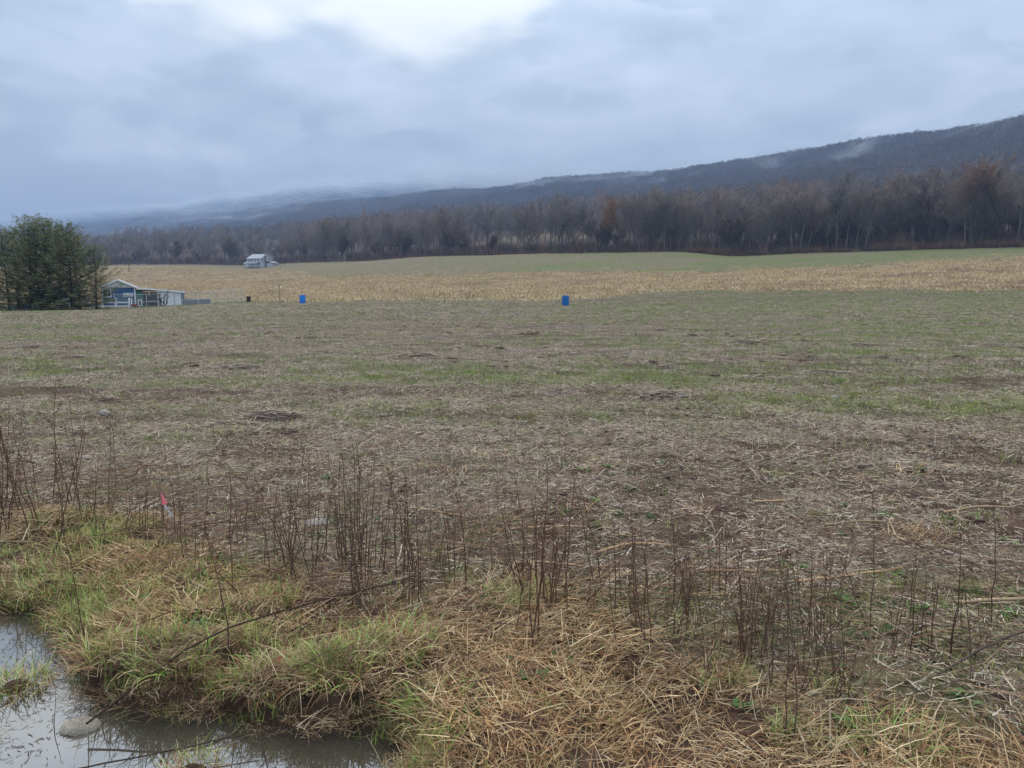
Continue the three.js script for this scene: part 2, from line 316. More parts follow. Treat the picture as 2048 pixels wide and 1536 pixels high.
{
  const ths = [], rs = [];
  for (let k = 0; k <= 40; k++) ths.push(mix(-Math.PI, -0.82, k / 40));
  for (let k = 1; k <= 400; k++) ths.push(mix(-0.82, 0.82, k / 400));
  for (let k = 1; k <= 40; k++) ths.push(mix(0.82, Math.PI, k / 40));
  for (let r = 0.3; r < 2.2; r += 0.15) rs.push(r);
  for (let r = 2.2; r < 1400; r *= 1.0125) rs.push(r);
  rs.push(1400, 3000, 8000);
  const hf = (x, z) => { const r = Math.hypot(x, z), th = Math.atan2(x, -z), q = Math.abs(th) < 1.3 ? r / ridgeR(th) : 0; return q > 0.41 ? Math.min(height(x, z) - (q - 0.41) * 400, 20) * (1 - sstep(1400, 2000, r)) - 6 : height(x, z); };
  const m = vmat(0.88, { map: soilMap, bumpMap: soilBump, bumpScale: 0.02 });
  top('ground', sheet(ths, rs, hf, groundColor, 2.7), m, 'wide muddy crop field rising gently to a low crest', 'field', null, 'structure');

  const mt = [], mr = [];
  for (let k = 0; k <= 420; k++) mt.push(mix(-0.95, 0.95, k / 420));
  for (let k = 0; k <= 90; k++) { const t = mix(FOOT + 0.02, 1.7, k / 90); mr.push((th) => t * ridgeR(th)); }
  const mcol = (x, z) => mix3([0.07, 0.05, 0.042], [0.055, 0.043, 0.04], fbm(x * 0.006, z * 0.006, 3));
  top('mountain', sheet(mt, mr, height0, mcol, 30), vmat(0.95), 'long wooded mountain ridge rising to the right behind the fields', 'mountain', null, 'structure');

  // water
  const pg = new THREE.PlaneGeometry(4.7, 2.9, 1, 1).rotateX(-Math.PI / 2).translate(-2.65, WATER, -2.95);
  const ripple = grainTexture(512, 5, [[6, 1], [14, 0.6], [40, 0.25]]);
  const wm = new THREE.MeshPhysicalMaterial({ color: new THREE.Color().setRGB(0.07, 0.06, 0.045), roughness: 0.008, ior: 2.4, specularIntensity: 1.9, bumpMap: ripple, bumpScale: 0.0005 });
  top('puddle_water', pg, wm, 'still muddy puddle water mirroring the grey sky', 'water', null, 'structure');
}

// ---------------------------------------------------------------- trees
// A leafless tree: limbs as tubes, ending in a haze of twigs. Returns { trunk, crown } geometries for a tree 1 m tall times `size`.
function bareTree(seed, o) {
  R = rng(seed);
  const T = new GB(), K = new GB(), bark = o.bark ?? [0.145, 0.128, 0.115], twig = o.twig ?? [0.15, 0.115, 0.10];
  function grow(p, d, len, rad, lv) {
    const n = lv === 0 ? 7 : lv === 1 ? 5 : 4, pts = [[...p]], rads = [rad]; let q = [...p], dir = [...d];
    for (let k = 1; k <= n; k++) {
      const wob = (o.wob ?? 0.12) * (lv ? 1.5 : 1);
      dir = [dir[0] + rr(-wob, wob), dir[1] + rr(-wob, wob) * 0.6 + (lv ? o.rise ?? 0.06 : 0.05), dir[2] + rr(-wob, wob)];
      const l = Math.hypot(...dir); dir = dir.map((e) => e / l);
      q = [q[0] + dir[0] * len / n, q[1] + dir[1] * len / n, q[2] + dir[2] * len / n];
      pts.push([...q]); rads.push(rad * mix(1, lv === 0 ? 0.28 : 0.2, k / n));
      const from = lv === 0 ? (o.clear ?? 0.35) * n : lv === 1 ? 1 : 0;
      if (k > from && lv < 3) {
        const kids = lv === 0 ? o.limbs ?? 3 : lv === 1 ? 2 : 2;
        for (let c = 0; c < kids; c++) {
          const yaw = rr(0, 6.283), sp = (o.spread ?? 0.8) * rr(0.7, 1.25);
          let e = [dir[0] + Math.cos(yaw) * sp, dir[1] * (lv ? 0.7 : 0.9) + rr(0, 0.25), dir[2] + Math.sin(yaw) * sp]; const el = Math.hypot(...e); e = e.map((a) => a / el);
          grow(q, e, len * rr(0.34, 0.58) * (lv === 0 ? mix(1.15, 0.75, k / n) * (o.reach ?? 1) : 1), rads[k] * rr(0.42, 0.66), lv + 1);
        }
      }
      if (lv >= 2) for (let c = 0; c < (o.twigs ?? 2); c++) {
        const yaw = rr(0, 6.283), tl = rr(0.4, 1.1) * (o.twigLen ?? 1), up = rr(-0.15, 0.9), e = [Math.cos(yaw) + dir[0], up + dir[1] * 0.5, Math.sin(yaw) + dir[2]], el = Math.hypot(...e), w = rr(0.012, 0.03) * (o.twigW ?? 1);
        const a = q, b = [q[0] + e[0] / el * tl, q[1] + e[1] / el * tl, q[2] + e[2] / el * tl], sx = -e[2] / el * w, sz = e[0] / el * w;
        K.tri([a[0] - sx, a[1], a[2] - sz], [a[0] + sx, a[1], a[2] + sz], b, vary(twig, 0.2));
        if (o.leaf && R() < o.leafy) for (let m = 0; m < 3; m++) { const f = rr(0.3, 1), g = [mix(a[0], b[0], f), mix(a[1], b[1], f), mix(a[2], b[2], f)], s = rr(0.09, 0.2), y2 = rr(0, 6.28), c2 = Math.cos(y2) * s, s2 = Math.sin(y2) * s; K.tri([g[0] - c2, g[1], g[2] - s2], [g[0] + c2, g[1] - s * 0.5, g[2] + s2], [g[0] + s2 * 0.5, g[1] - s * 1.4, g[2] - c2 * 0.5], vary(o.leaf, 0.3)); }
      }
    }
    if (lv < 3) T.tube(pts, rads, lv === 0 ? 7 : lv === 1 ? 5 : 3, bark);
    else K.tube(pts, rads.map((e) => Math.max(e, 0.012)), 3, mix3(bark, twig, 0.6));
  }
  const stems = o.stems ?? 1;
  for (let s = 0; s < stems; s++) { const y = rr(0, 6.28), l = stems > 1 ? rr(0.2, 0.45) : o.lean ?? 0.05; grow([Math.cos(y) * 0.15 * (stems > 1), -0.3, Math.sin(y) * 0.15 * (stems > 1)], [Math.cos(y) * l, 1, Math.sin(y) * l], o.tall * (stems > 1 ? rr(0.6, 0.8) : 0.82), o.rad ?? o.tall * 0.014, 0); }
  return { trunk: T.build(true), crown: K.build() };
}
const barkMat = vmat(0.9), twigMat = vmat(0.9);
const KINDS = {
  tall: [1, 2, 3, 4, 5].map((s) => bareTree(100 + s, { tall: 21, clear: 0.42, limbs: 2, spread: 0.62, reach: 0.78, twigs: 2, twig: [[0.22, 0.195, 0.175], [0.235, 0.185, 0.155], [0.205, 0.19, 0.178]][s % 3] })),
  wide: [1, 2].map((s) => bareTree(200 + s, { tall: 19, clear: 0.25, limbs: 3, spread: 1.0, reach: 1.0, twigs: 2, twig: [0.21, 0.175, 0.15] })),
  bushy: [1, 2].map((s) => bareTree(300 + s, { tall: 15, stems: 3, clear: 0.2, limbs: 2, spread: 0.8, reach: 0.8, twigs: 3, twig: [0.21, 0.16, 0.135] })),
  oak: [bareTree(401, { tall: 24, clear: 0.26, limbs: 4, spread: 1.15, reach: 1.18, rise: 0.05, twigs: 3, rad: 0.5, leaf: [0.28, 0.16, 0.1], leafy: 0.14, twig: [0.19, 0.13, 0.10] })],
  amber: [bareTree(402, { tall: 24, clear: 0.3, limbs: 4, spread: 0.62, reach: 0.75, twigs: 3, leaf: [0.34, 0.19, 0.09], leafy: 0.28, twig: [0.2, 0.135, 0.095] })],
  dark: [1, 2].map((s) => bareTree(500 + s, { tall: 21, clear: 0.4, limbs: 2, spread: 0.8, reach: 0.7, twigs: 1, wob: 0.2, rad: 0.42, bark: [0.035, 0.03, 0.028], twig: [0.07, 0.055, 0.05] })),
  snag: [bareTree(601, { tall: 12, clear: 0.6, limbs: 1, spread: 0.9, reach: 0.5, twigs: 1, wob: 0.34, lean: 0.5, rad: 0.28, bark: [0.033, 0.028, 0.026], twig: [0.06, 0.05, 0.045] })],
};
const made = new Map();
function plantTree(kind, v, px, D, tall, label, group, turn) {
  const p = at(px, 560, D), y = height(p[0], p[2]), key = kind + v, k = KINDS[kind][v % KINDS[kind].length];
  let o;
  if (!made.has(key)) {
    o = new THREE.Group(); part('trunk', k.trunk, barkMat, o); part('crown', k.crown, twigMat, o);
    k.crown.computeBoundingBox(); k.trunk.computeBoundingBox(); k.tall = Math.max(k.crown.boundingBox.max.y, k.trunk.boundingBox.max.y); made.set(key, o);
  } else o = made.get(key).clone();
  const s = tall / k.tall;
  o.name = numbered('bare_tree'); o.position.set(p[0], y, p[2]); o.rotation.y = turn ?? rr(0, 6.283); o.scale.set(s, s, s); scene.add(o);
  tag(o, label, 'tree', group);
  return o;
}
R = rng(31);
for (const [kind, v, px, dD, tall, label, turn] of [
  ['oak', 0, 1938, 6, 27, 'broad spreading oak with rusty brown leaves towering over the right woodland edge'],
  ['amber', 0, 1228, 4, 22.5, 'tall tree with amber leaves still on, standing in the bare woodland edge'],
  ['dark', 0, 1655, 5, 23, 'dark forked bare tree, left of the pair at the right woodland edge', 0.6],
  ['dark', 1, 1697, 4, 22, 'dark bare tree with a side limb, right of the pair at the woodland edge', 2.1],
  ['dark', 0, 1858, 3, 23, 'dark crooked bare tree just left of the broad rusty oak', 3.7],
  ['dark', 1, 2012, 3, 26, 'dark leaning bare tree just right of the broad rusty oak', 5.2],
  ['snag', 0, 1498, 2, 13, 'short black crooked snag leaning left before the wood', 2.4],
  ['dark', 1, 1112, 2, 17, 'black crooked tree in front of the pale clearing between the trunks', 1.1],
  ['dark', 0, 978, 2, 14, 'dark tree forking into a wide Y on the hill crest', 4.2],
  ['dark', 1, 942, 3, 12.5, 'smaller dark forked tree beside the wide Y tree on the crest', 5.6],
  ['snag', 0, 768, 4, 8, 'small black crooked snag above the left end of the crest', 1.3],
  ['tall', 1, 842, 18, 21, 'bare tree with a reddish top above the hill crest', 0.4],
  ['bushy', 0, 352, 4, 17.5, 'rounded reddish brown bare tree behind the corn stubble, left of the farmhouse'],
  ['bushy', 1, 462, 6, 18.5, 'rounded bare tree beside the left end of the farmhouse'],
  ['wide', 0, 1525, 5, 19, 'wide low branched grey tree behind the black leaning snag'],
  ['wide', 1, 1380, 4, 18, 'grey wide branched tree right of the amber leaved tree'],
]) plantTree(kind, v, px, woodsAt(bearing(px)) * Math.cos(bearing(px)) + dD, tall, label, 'bare trees along the woodland edge', turn);
{
  const zones = [[180, 'tall grey bare tree of the wood behind the evergreens'], [330, 'grey bare tree behind the stubble above the blue shed'], [480, 'bare tree of the wood between the rounded tree and the farmhouse'], [640, 'bare tree of the wood just right of the farmhouse'], [780, 'bare tree of the wood above the left slope of the crest'], [930, 'bare tree of the wood on the crest left of the Y shaped tree'], [1190, 'thin bare tree in front of the pale clearing'], [1290, 'bare tree standing close to the amber leaved tree'], [1450, 'grey bare tree between the amber tree and the black snag'], [1620, 'grey bare tree behind the brush right of the black snag'], [1740, 'slender bare tree around the pair of dark forked trees'], [1880, 'bare tree left of the broad rusty oak'], [9999, 'bare tree at the right end of the wood near the rusty oak']];
  for (let k = 0; k < 250; k++) {
    const px = mix(-160, 2210, (k + R()) / 250), th = bearing(px), cl = clearing(...(() => { const p = at(px, 560, 390); return [p[0], p[2]]; })());
    const D = woodsAt(th) * Math.cos(th) + 3 + 26 * R() * R() + (cl > 0.5 ? 2 : 0);
    if (cl > 0.3 && R() < 0.5) continue;
    const kind = R() < 0.72 ? 'tall' : R() < 0.5 ? 'wide' : 'bushy';
    plantTree(kind, Math.floor(R() * 5), px, D, rr(0.52, 1.12) * (kind === 'bushy' ? 13 : mix(25, 21.5, sstep(400, 900, px)) * (cl > 0.3 ? 0.75 : 1) * mix(0.84, 1, sstep(430, 640, px))), zones.find((q) => px < q[0])[1], 'bare trees along the woodland edge');
  }
}
// the wood behind: one mass
{
  const forms = KINDS.tall.concat(KINDS.wide, KINDS.bushy).map((k) => mergeGeometries([(() => { const g = k.trunk.clone(); g.deleteAttribute('normal'); return g; })(), k.crown]));
  const spots = [];
  R = rng(77);
  for (let k = 0; k < 9000 && spots.length < 2050; k++) {
    const th = rr(-0.93, 0.93), w = woodsAt(th), r = w + 12 + 420 * R() ** 1.35, x = Math.sin(th) * r, z = -Math.cos(th) * r;
    if (clearing(x, z) > 0.1 || (th > bearing(930) && th < bearing(1235) && (r < 470) && R() < 0.8)) continue;
    if (th > bearing(470) && th < bearing(560) && r < w + 25) continue;
    const c = rr(0.95, 1.4), red = R() < 0.15 ? 1.15 : 1;
    spots.push({ x, y: height0(x, z) - 0.3, z, ry: rr(0, 6.28), s: rr(0.62, 1.15) * mix(0.78, 1, sstep(-0.4, -0.2, th)) * (1 + 0.12 * sstep(0.2, 0.5, th)), c: [c * red, c, c * mix(1, 0.85, red - 1)], v: Math.floor(R() * forms.length) });
  }
  mass('woodland', forms, twigMat, spots, 'dense leafless wood standing behind the edge trees', 'wood');
  // forest on the mountain: crowns seen from far off
  const crowns = [0, 1, 2, 3].map((s) => {
    R = rng(900 + s); const g = new GB();
    for (let k = 0; k < 62; k++) {                                         // a rounded dome of twig sprays
      const yaw = rr(0, 6.28), e = Math.acos(mix(-0.15, 1, R())), q = rr(0.7, 1.05), c = [Math.sin(e) * Math.cos(yaw) * 2.6 * q, 5 + Math.cos(e) * 2.6 * q, Math.sin(e) * Math.sin(yaw) * 2.6 * q], s = rr(0.35, 0.8);
      const P = () => [c[0] + rr(-s, s) * 0.7, c[1] + rr(-s, s) * 1.1, c[2] + rr(-s, s)];
      g.tri(P(), P(), P(), vary([0.09, 0.076, 0.07], 0.22));
    }
    g.tube([[0, -1, 0], [0, 6, 0]], [0.25, 0.12], 3, [0.09, 0.08, 0.075]);
    return g.build();
  });
  const far = [];
  R = rng(55);
  for (let k = 0; k < 84000; k++) {
    const th = rr(-0.93, 0.93), Rr = ridgeR(th), t = k % 9 === 0 ? rr(0.93, 1.02) : Math.sqrt(mix(0.33 ** 2, 1.03 ** 2, R())), r = Math.max(t * Rr, woodsAt(th) + 300), x = Math.sin(th) * r, z = -Math.cos(th) * r;
    const gl = fbm(x * 0.006 + 3, z * 0.006, 3), c = rr(0.85, 1.15) * mix(0.8, 1.2, gl), red = R() < 0.25 ? 1.2 : 1;
    far.push({ x, y: height0(x, z), z, ry: rr(0, 6.28), s: rr(1.0, 1.9) * (r < 900 ? 1.25 : 1.15), h: rr(0.9, 1.3), c: [c * red, c, c * 0.98] });
  }
  mass('mountain_forest', crowns, twigMat, far, 'brown leafless forest covering the mountain side', 'forest');
}
// brush along the foot of the wood
{
  const forms = [0, 1, 2, 3].map((s) => {
    R = rng(700 + s); const g = new GB();
    for (let k = 0; k < 110; k++) { const y = rr(0, 6.28), d = Math.sqrt(R()) * 0.9; g.blade(Math.cos(y) * d, -0.05, Math.sin(y) * d, rr(0, 6.28), rr(0.6, 1.9), rr(0, 0.7), rr(0, 1.3), rr(0.02, 0.05), vary([[0.12, 0.06, 0.045], [0.15, 0.075, 0.05], [0.10, 0.07, 0.05], [0.2, 0.12, 0.07]][s], 0.3), 3); }
    return g.build();
  });
  const spots = []; R = rng(41);
  for (let k = 0; k < 6600; k++) {
    const th = rr(-0.9, 0.9), deep = R() ** 1.6 * 22, r = woodsAt(th) - 3 + deep, x = Math.sin(th) * r, z = -Math.cos(th) * r;
    if (clearing(x, z) > 0.1) continue;
    const thick = sstep(bearing(1330), bearing(1420), th);
    if (R() > (0.4 + 0.6 * thick) * sstep(0.3, 0.55, fbm(th * 40, deep * 0.2 + 3, 3)) * 1.3) continue;
    const s = rr(0.7, 1.3) * mix(0.8, 1.25, thick), c = rr(0.7, 1.2);
    if (R() < 0.45) { const r2 = r + rr(2, 45), x2 = Math.sin(th) * r2, z2 = -Math.cos(th) * r2, c2 = rr(0.8, 1.25); if (clearing(x2, z2) < 0.1) spots.push({ x: x2, y: height0(x2, z2), z: z2, ry: rr(0, 6.28), s: rr(1.6, 2.9), h: rr(1, 1.5), c: [c2, c2 * 1.12, c2 * 1.2] }); }
    spots.push({ x, y: height(x, z), z, ry: rr(0, 6.28), s: s * 1.1, h: rr(0.35, 1.2), c: [c * 1.2, c * 1.25, c * 1.25] });
  }
  mass('brush', forms, vmat(0.9), spots, 'reddish brown bramble brush along the foot of the wood', 'brush');
}
// evergreens at the left
function evergreen(seed, tall) {
  R = rng(seed); const T = new GB(), K = new GB(), bark = [0.045, 0.037, 0.033], leanX = rr(-0.06, 0.06), leanZ = rr(-0.04, 0.04);
  const tp = [], tr = []; for (let k = 0; k <= 9; k++) { const f = k / 9; tp.push([leanX * f * tall + Math.sin(f * 4 + seed) * 0.14, f * tall * 0.97 - 0.15, leanZ * f * tall + Math.cos(f * 3 + seed) * 0.1]); tr.push(mix(0.17, 0.02, f ** 0.8)); }
  T.tube(tp, tr, 7, bark);
  const spot = (f) => { const q = f * 9, k = Math.min(8, Math.floor(q)), t = q - k; return [0, 1, 2].map((i) => mix(tp[k][i], tp[k + 1][i], t)); };
  for (let k = 0; k < 112; k++) {
    const f = mix(0.05, 0.985, (k + R()) / 112), p = spot(f), yaw = k * 2.4 + rr(-0.4, 0.4), reach = tall * 0.41 * Math.pow(1 - f, 0.55) * sstep(-0.35, 0.25, f) * rr(0.55, 1.15) + 0.22, up = mix(-0.12, 1.1, f) + rr(-0.15, 0.25);
    const pts = [p]; let q = [...p]; const n = 4;
    for (let m = 1; m <= n; m++) { const l = reach / n; q = [q[0] + Math.cos(yaw + rr(-0.2, 0.2)) * l, q[1] + l * (up * mix(0.5, 1.3, m / n)), q[2] + Math.sin(yaw + rr(-0.2, 0.2)) * l]; pts.push([...q]); }
    T.tube(pts, pts.map((_, m) => mix(0.045, 0.008, m / n) * mix(1.3, 0.5, f)), 3, bark);
    const sprays = Math.round(5 + reach * 7.5);
    for (let m = 0; m < sprays; m++) {
      const g = mix(0.2, 1.04, Math.sqrt(R())) * n, a = Math.min(n - 1, Math.floor(g)), t = g - a, c = [0, 1, 2].map((i) => mix(pts[a][i], pts[a + 1][i], t) + rr(-0.2, 0.2));
      const tone = vary(R() < 0.2 ? [0.29, 0.27, 0.12] : [0.17, 0.21, 0.10], 0.32);
      for (let b = 0; b < 9; b++) {
        const y = yaw + rr(-1.7, 1.7), l = rr(0.16, 0.36), e = rr(-0.4, 0.6), w = rr(0.012, 0.024), x2 = c[0] + Math.cos(y) * l, z2 = c[2] + Math.sin(y) * l;
        K.tri([c[0] - Math.sin(y) * w, c[1] + rr(-0.03, 0.03), c[2] + Math.cos(y) * w], [c[0] + Math.sin(y) * w, c[1], c[2] - Math.cos(y) * w], [x2, c[1] + l * e, z2], vary(tone, 0.12));
      }
    }
  }
  return { trunk: T.build(true), crown: K.build() };
}
{
  const forms = [1, 2, 3, 4].map((s) => evergreen(40 + s * 7, 9.6));
  const mats = [vmat(0.9), new THREE.MeshPhysicalMaterial({ vertexColors: true, roughness: 0.75, side: THREE.DoubleSide })];
  const list = [[-62, 76, 8.2, 'leftmost evergreen of the clump, cut by the picture edge'], [16, 78, 8.6, 'evergreen with a pale bushy top at the left of the clump'], [62, 76, 9.0, 'evergreen with a thick dark base over the blue tarp'], [78, 80, 10.2, 'tallest evergreen of the clump by the blue shed'], [104, 77, 9.6, 'evergreen in the middle of the clump with bare lower trunk'],
    [140, 76, 9.1, 'evergreen right of the tallest, before the white shed wall'], [158, 79, 7.9, 'evergreen with twin looking stem near the white fence'], [194, 77.5, 6.8, 'shorter rightmost evergreen of the clump, next to the blue shed'], [36, 82, 9.1, 'evergreen set back in the left half of the clump'], [124, 83, 9.4, 'evergreen set back in the right half of the clump']];
  const first = [];
  R = rng(5);
  list.forEach(([px, D, tall, label], k) => {
    const f = k % 4, p = at(px, 600, D); let o;
    if (!first[f]) { o = first[f] = new THREE.Group(); part('trunk', forms[f].trunk, mats[0], o); part('crown', forms[f].crown, mats[1], o); } else o = first[f].clone();
    o.name = numbered('evergreen_tree'); o.position.set(p[0], height(p[0], p[2]) - 0.05, p[2]); o.rotation.y = rr(0, 6.28); o.scale.setScalar(tall / 9.6 * 0.95); scene.add(o);
    tag(o, label, 'tree', 'evergreens at the left by the sheds');
  });
  // low boughs and dark weeds under them
  for (const [px, dD, s, label] of [[733, 3, 2.4, 'small dark evergreen bush at the left foot of the crest wood'], [1062, 4, 2.0, 'low dark evergreen bush on the crest, left one below the clearing'], [1052 + 48, 3, 2.3, 'low dark evergreen bush on the crest, right one below the clearing']]) {
    const th = bearing(px), p = at(px, 560, woodsAt(th) * Math.cos(th) + dD), o = first[0].clone();
    o.name = numbered('evergreen_bush'); o.position.set(p[0], height(p[0], p[2]), p[2]); o.scale.set(s * 0.34, s * 0.2, s * 0.34); scene.add(o); tag(o, label, 'bush', 'evergreen bushes at the woodland edge');
  }
}

// ---------------------------------------------------------------- the farmstead
const PAINT = { white: std(0.82, 0.84, 0.86, 0.6), blue: std(0.03, 0.10, 0.22, 0.6), green: std(0.03, 0.14, 0.11, 0.7), dark: std(0.02, 0.022, 0.026, 0.8), roof: std(0.5, 0.52, 0.55, 0.6), shingle: std(0.26, 0.29, 0.34, 0.7), grey: std(0.28, 0.3, 0.32, 0.6), galv: std(0.5, 0.52, 0.54, 0.5), siding: std(0.5, 0.53, 0.56, 0.7), glass: std(0.03, 0.04, 0.05, 0.12), slate: std(0.16, 0.18, 0.22, 0.7), brick: std(0.22, 0.2, 0.2, 0.9), wood: std(0.12, 0.09, 0.065, 0.9), red: std(0.32, 0.06, 0.035, 0.6), tarp: std(0.03, 0.13, 0.45, 0.5), black: std(0.012, 0.012, 0.014, 0.5), orange: std(0.35, 0.12, 0.03, 0.7), bird: std(0.7, 0.6, 0.4, 0.7) };
const onLand = (px, D, py = 600) => { const p = at(px, py, D); return [p[0], height(p[0], p[2]), p[2]]; };
function frame(w, h, t, d, x, y, z) { return mergeGeometries([bx(w, t, d, x, y + h / 2 - t / 2, z), bx(w, t, d, x, y - h / 2 + t / 2, z), bx(t, h - 2 * t, d, x - w / 2 + t / 2, y, z), bx(t, h - 2 * t, d, x + w / 2 - t / 2, y, z)]); }
function windowOn(parent, w, h, x, y, z, turn = 0, trim = PAINT.white, bars = true) {
  const g = new THREE.Group(); g.name = 'window'; g.position.set(x, y, z); g.rotation.y = turn; parent.add(g);
  part('frame', frame(w, h, 0.09, 0.07, 0, 0, 0.035), trim, g); part('pane', bx(w - 0.18, h - 0.18, 0.02, 0, 0, 0.011), PAINT.glass, g);
  if (bars) part('sash_bar', bx(w - 0.18, 0.045, 0.03, 0, 0, 0.036), trim, g);
  return g;
}
{
  // blue gabled shed: origin at its right front corner, front towards +z
  const p = onLand(272, 92), turn = 0.43;
  const s = thing('garden_shed', [p[0], p[1] + 0.02, p[2]], turn, 'blue gabled shed with white trim and white gable beside the evergreens', 'shed');
  part('wall', [bx(3.7, 2.3, 0.12, -1.85, 1.15, -0.06), bx(0.12, 2.3, 4.2, -0.06, 1.15, -2.22), bx(0.12, 2.3, 4.2, -3.64, 1.15, -2.22), bx(3.46, 2.3, 0.12, -1.85, 1.15, -4.26)], PAINT.blue, s);
  part('gable', prism([[-3.7, 2.34], [0, 2.34], [-1.85, 3.18]], 0.1, -0.09), PAINT.white, s);
  const rf = (a, b, c, d, t) => prism([[a, b], [c, d], [c, d + t], [a, b + t]], 4.9, -4.6);
  const roof = part('roof', [rf(-4.02, 2.22, -1.85, 3.2, 0.09), rf(-1.85, 3.2, 0.2, 2.27, 0.09)], PAINT.roof, s);
  part('barge_board', [prism([[-4.05, 2.1], [-1.85, 3.1], [-1.85, 3.29], [-4.05, 2.31]], 0.05, 0.303), prism([[-1.85, 3.1], [0.22, 2.16], [0.22, 2.36], [-1.85, 3.29]], 0.05, 0.303)], PAINT.white, roof);
  part('corner_board', bx(0.16, 2.3, 0.05, -0.08, 1.15, 0.028), PAINT.white, s);
  part('skirt_board', bx(3.5, 0.14, 0.04, -1.86, 0.09, 0.022), PAINT.dark, s);
  windowOn(s, 0.98, 1.05, -3.1, 1.66, 0.003);
  const ac = part('window_air_conditioner', bx(0.62, 0.38, 0.4, -0.62, 1.42, 0.2), PAINT.white, s); part('grille', [0, 1, 2, 3].map((k) => bx(0.5, 0.03, 0.02, -0.62, 1.31 + k * 0.07, 0.412)), PAINT.grey, ac);
  windowOn(s, 0.55, 0.42, -1.05, 1.42, 0.003);

  const l = thing('lean_to', [p[0], p[1] + 0.02, p[2]], turn, 'low lean-to with white panels and an open dark bay, against the blue shed', 'lean-to');
  part('roof', prism([[0.23, 2.19], [5.55, 1.72], [5.55, 1.8], [0.23, 2.28]], 4.2, -3.95), PAINT.roof, l);
  part('fascia', prism([[0.23, 2.1], [5.6, 1.66], [5.6, 1.82], [0.23, 2.3]], 0.05, 0.253), PAINT.white, l);
  part('rear_wall', bx(5.4, 1.7, 0.1, 2.75, 0.85, -3.8), PAINT.blue, l);
  part('side_wall', bx(0.1, 1.65, 3.7, 5.4, 0.83, -1.95), PAINT.grey, l);
  part('green_panel', bx(0.74, 1.95, 0.06, 0.42, 0.98, -0.06), PAINT.green, l);
  part('roof_beam', bx(2.35, 0.2, 0.12, 1.22, 1.92, -0.09), PAINT.wood, l);
  const pet = part('pet_door', frame(0.46, 0.78, 0.1, 0.06, 0.42, 0.47, 0.005), PAINT.white, l); part('flap', bx(0.25, 0.56, 0.02, 0.42, 0.47, -0.015), PAINT.glass, pet);
  part('shelf', bx(1.1, 0.05, 0.5, 1.75, 0.62, -0.7), PAINT.white, l);
  part('post', bx(0.12, 2.0, 0.12, 2.44, 0.95, 0.0), PAINT.white, l);
  part('white_panel', bx(1.7, 1.82, 0.05, 3.37, 0.93, -0.02), PAINT.white, l);
  part('white_panel', bx(0.78, 1.72, 0.05, 4.65, 0.88, -0.02), PAINT.white, l);
  part('panel_gap_post', bx(0.04, 1.8, 0.04, 4.245, 0.9, -0.03), PAINT.grey, l);
  part('hanging_lamp', new THREE.CylinderGeometry(0.05, 0.07, 0.36, 8).translate(1.47, 1.55, -0.2), PAINT.white, l);
}
{
  // low shed behind the evergreens
  const p = onLand(108, 96), s = thing('storage_shed', p, 0.5, 'low dark shed with a white roof edge, half hidden behind the evergreens', 'shed');
  part('wall', bx(4.6, 2.1, 3, 0, 1.05, -1.5), PAINT.slate, s); part('roof', bx(5.1, 0.12, 3.5, 0, 2.19, -1.5), PAINT.roof, s);
  part('fascia', bx(5.14, 0.22, 0.05, 0, 2.16, 0.28), PAINT.white, s);
  const d = part('door', bx(0.7, 1.8, 0.05, 1.35, 0.92, 0.03), PAINT.white, s); part('handle', bx(0.05, 0.12, 0.05, 1.6, 0.95, 0.08), PAINT.dark, d);
  windowOn(s, 0.8, 0.7, -0.4, 1.3, 0.003);
  const q = onLand(40, 84), t = thing('tarp_heap', q, 0.3, 'crumpled blue tarp heap on the ground under the leftmost evergreens', 'tarp');
  const g = new THREE.SphereGeometry(1, 20, 12); const a = g.attributes.position; for (let k = 0; k < a.count; k++) { const x = a.getX(k), y = a.getY(k), z = a.getZ(k), n = 0.75 + 0.5 * fbm(x * 3 + 5, z * 3 + y * 2, 3); a.setXYZ(k, x * 0.95 * n, Math.max(-0.02, y * 0.5 * n), z * 0.6 * n); } g.computeVertexNormals();
  part('sheet', g, PAINT.tarp, t);
  part('tie_rope', new THREE.TorusGeometry(0.75, 0.015, 5, 24).rotateX(Math.PI / 2).scale(1, 1, 0.62).translate(0, 0.2, 0), PAINT.white, t);
}
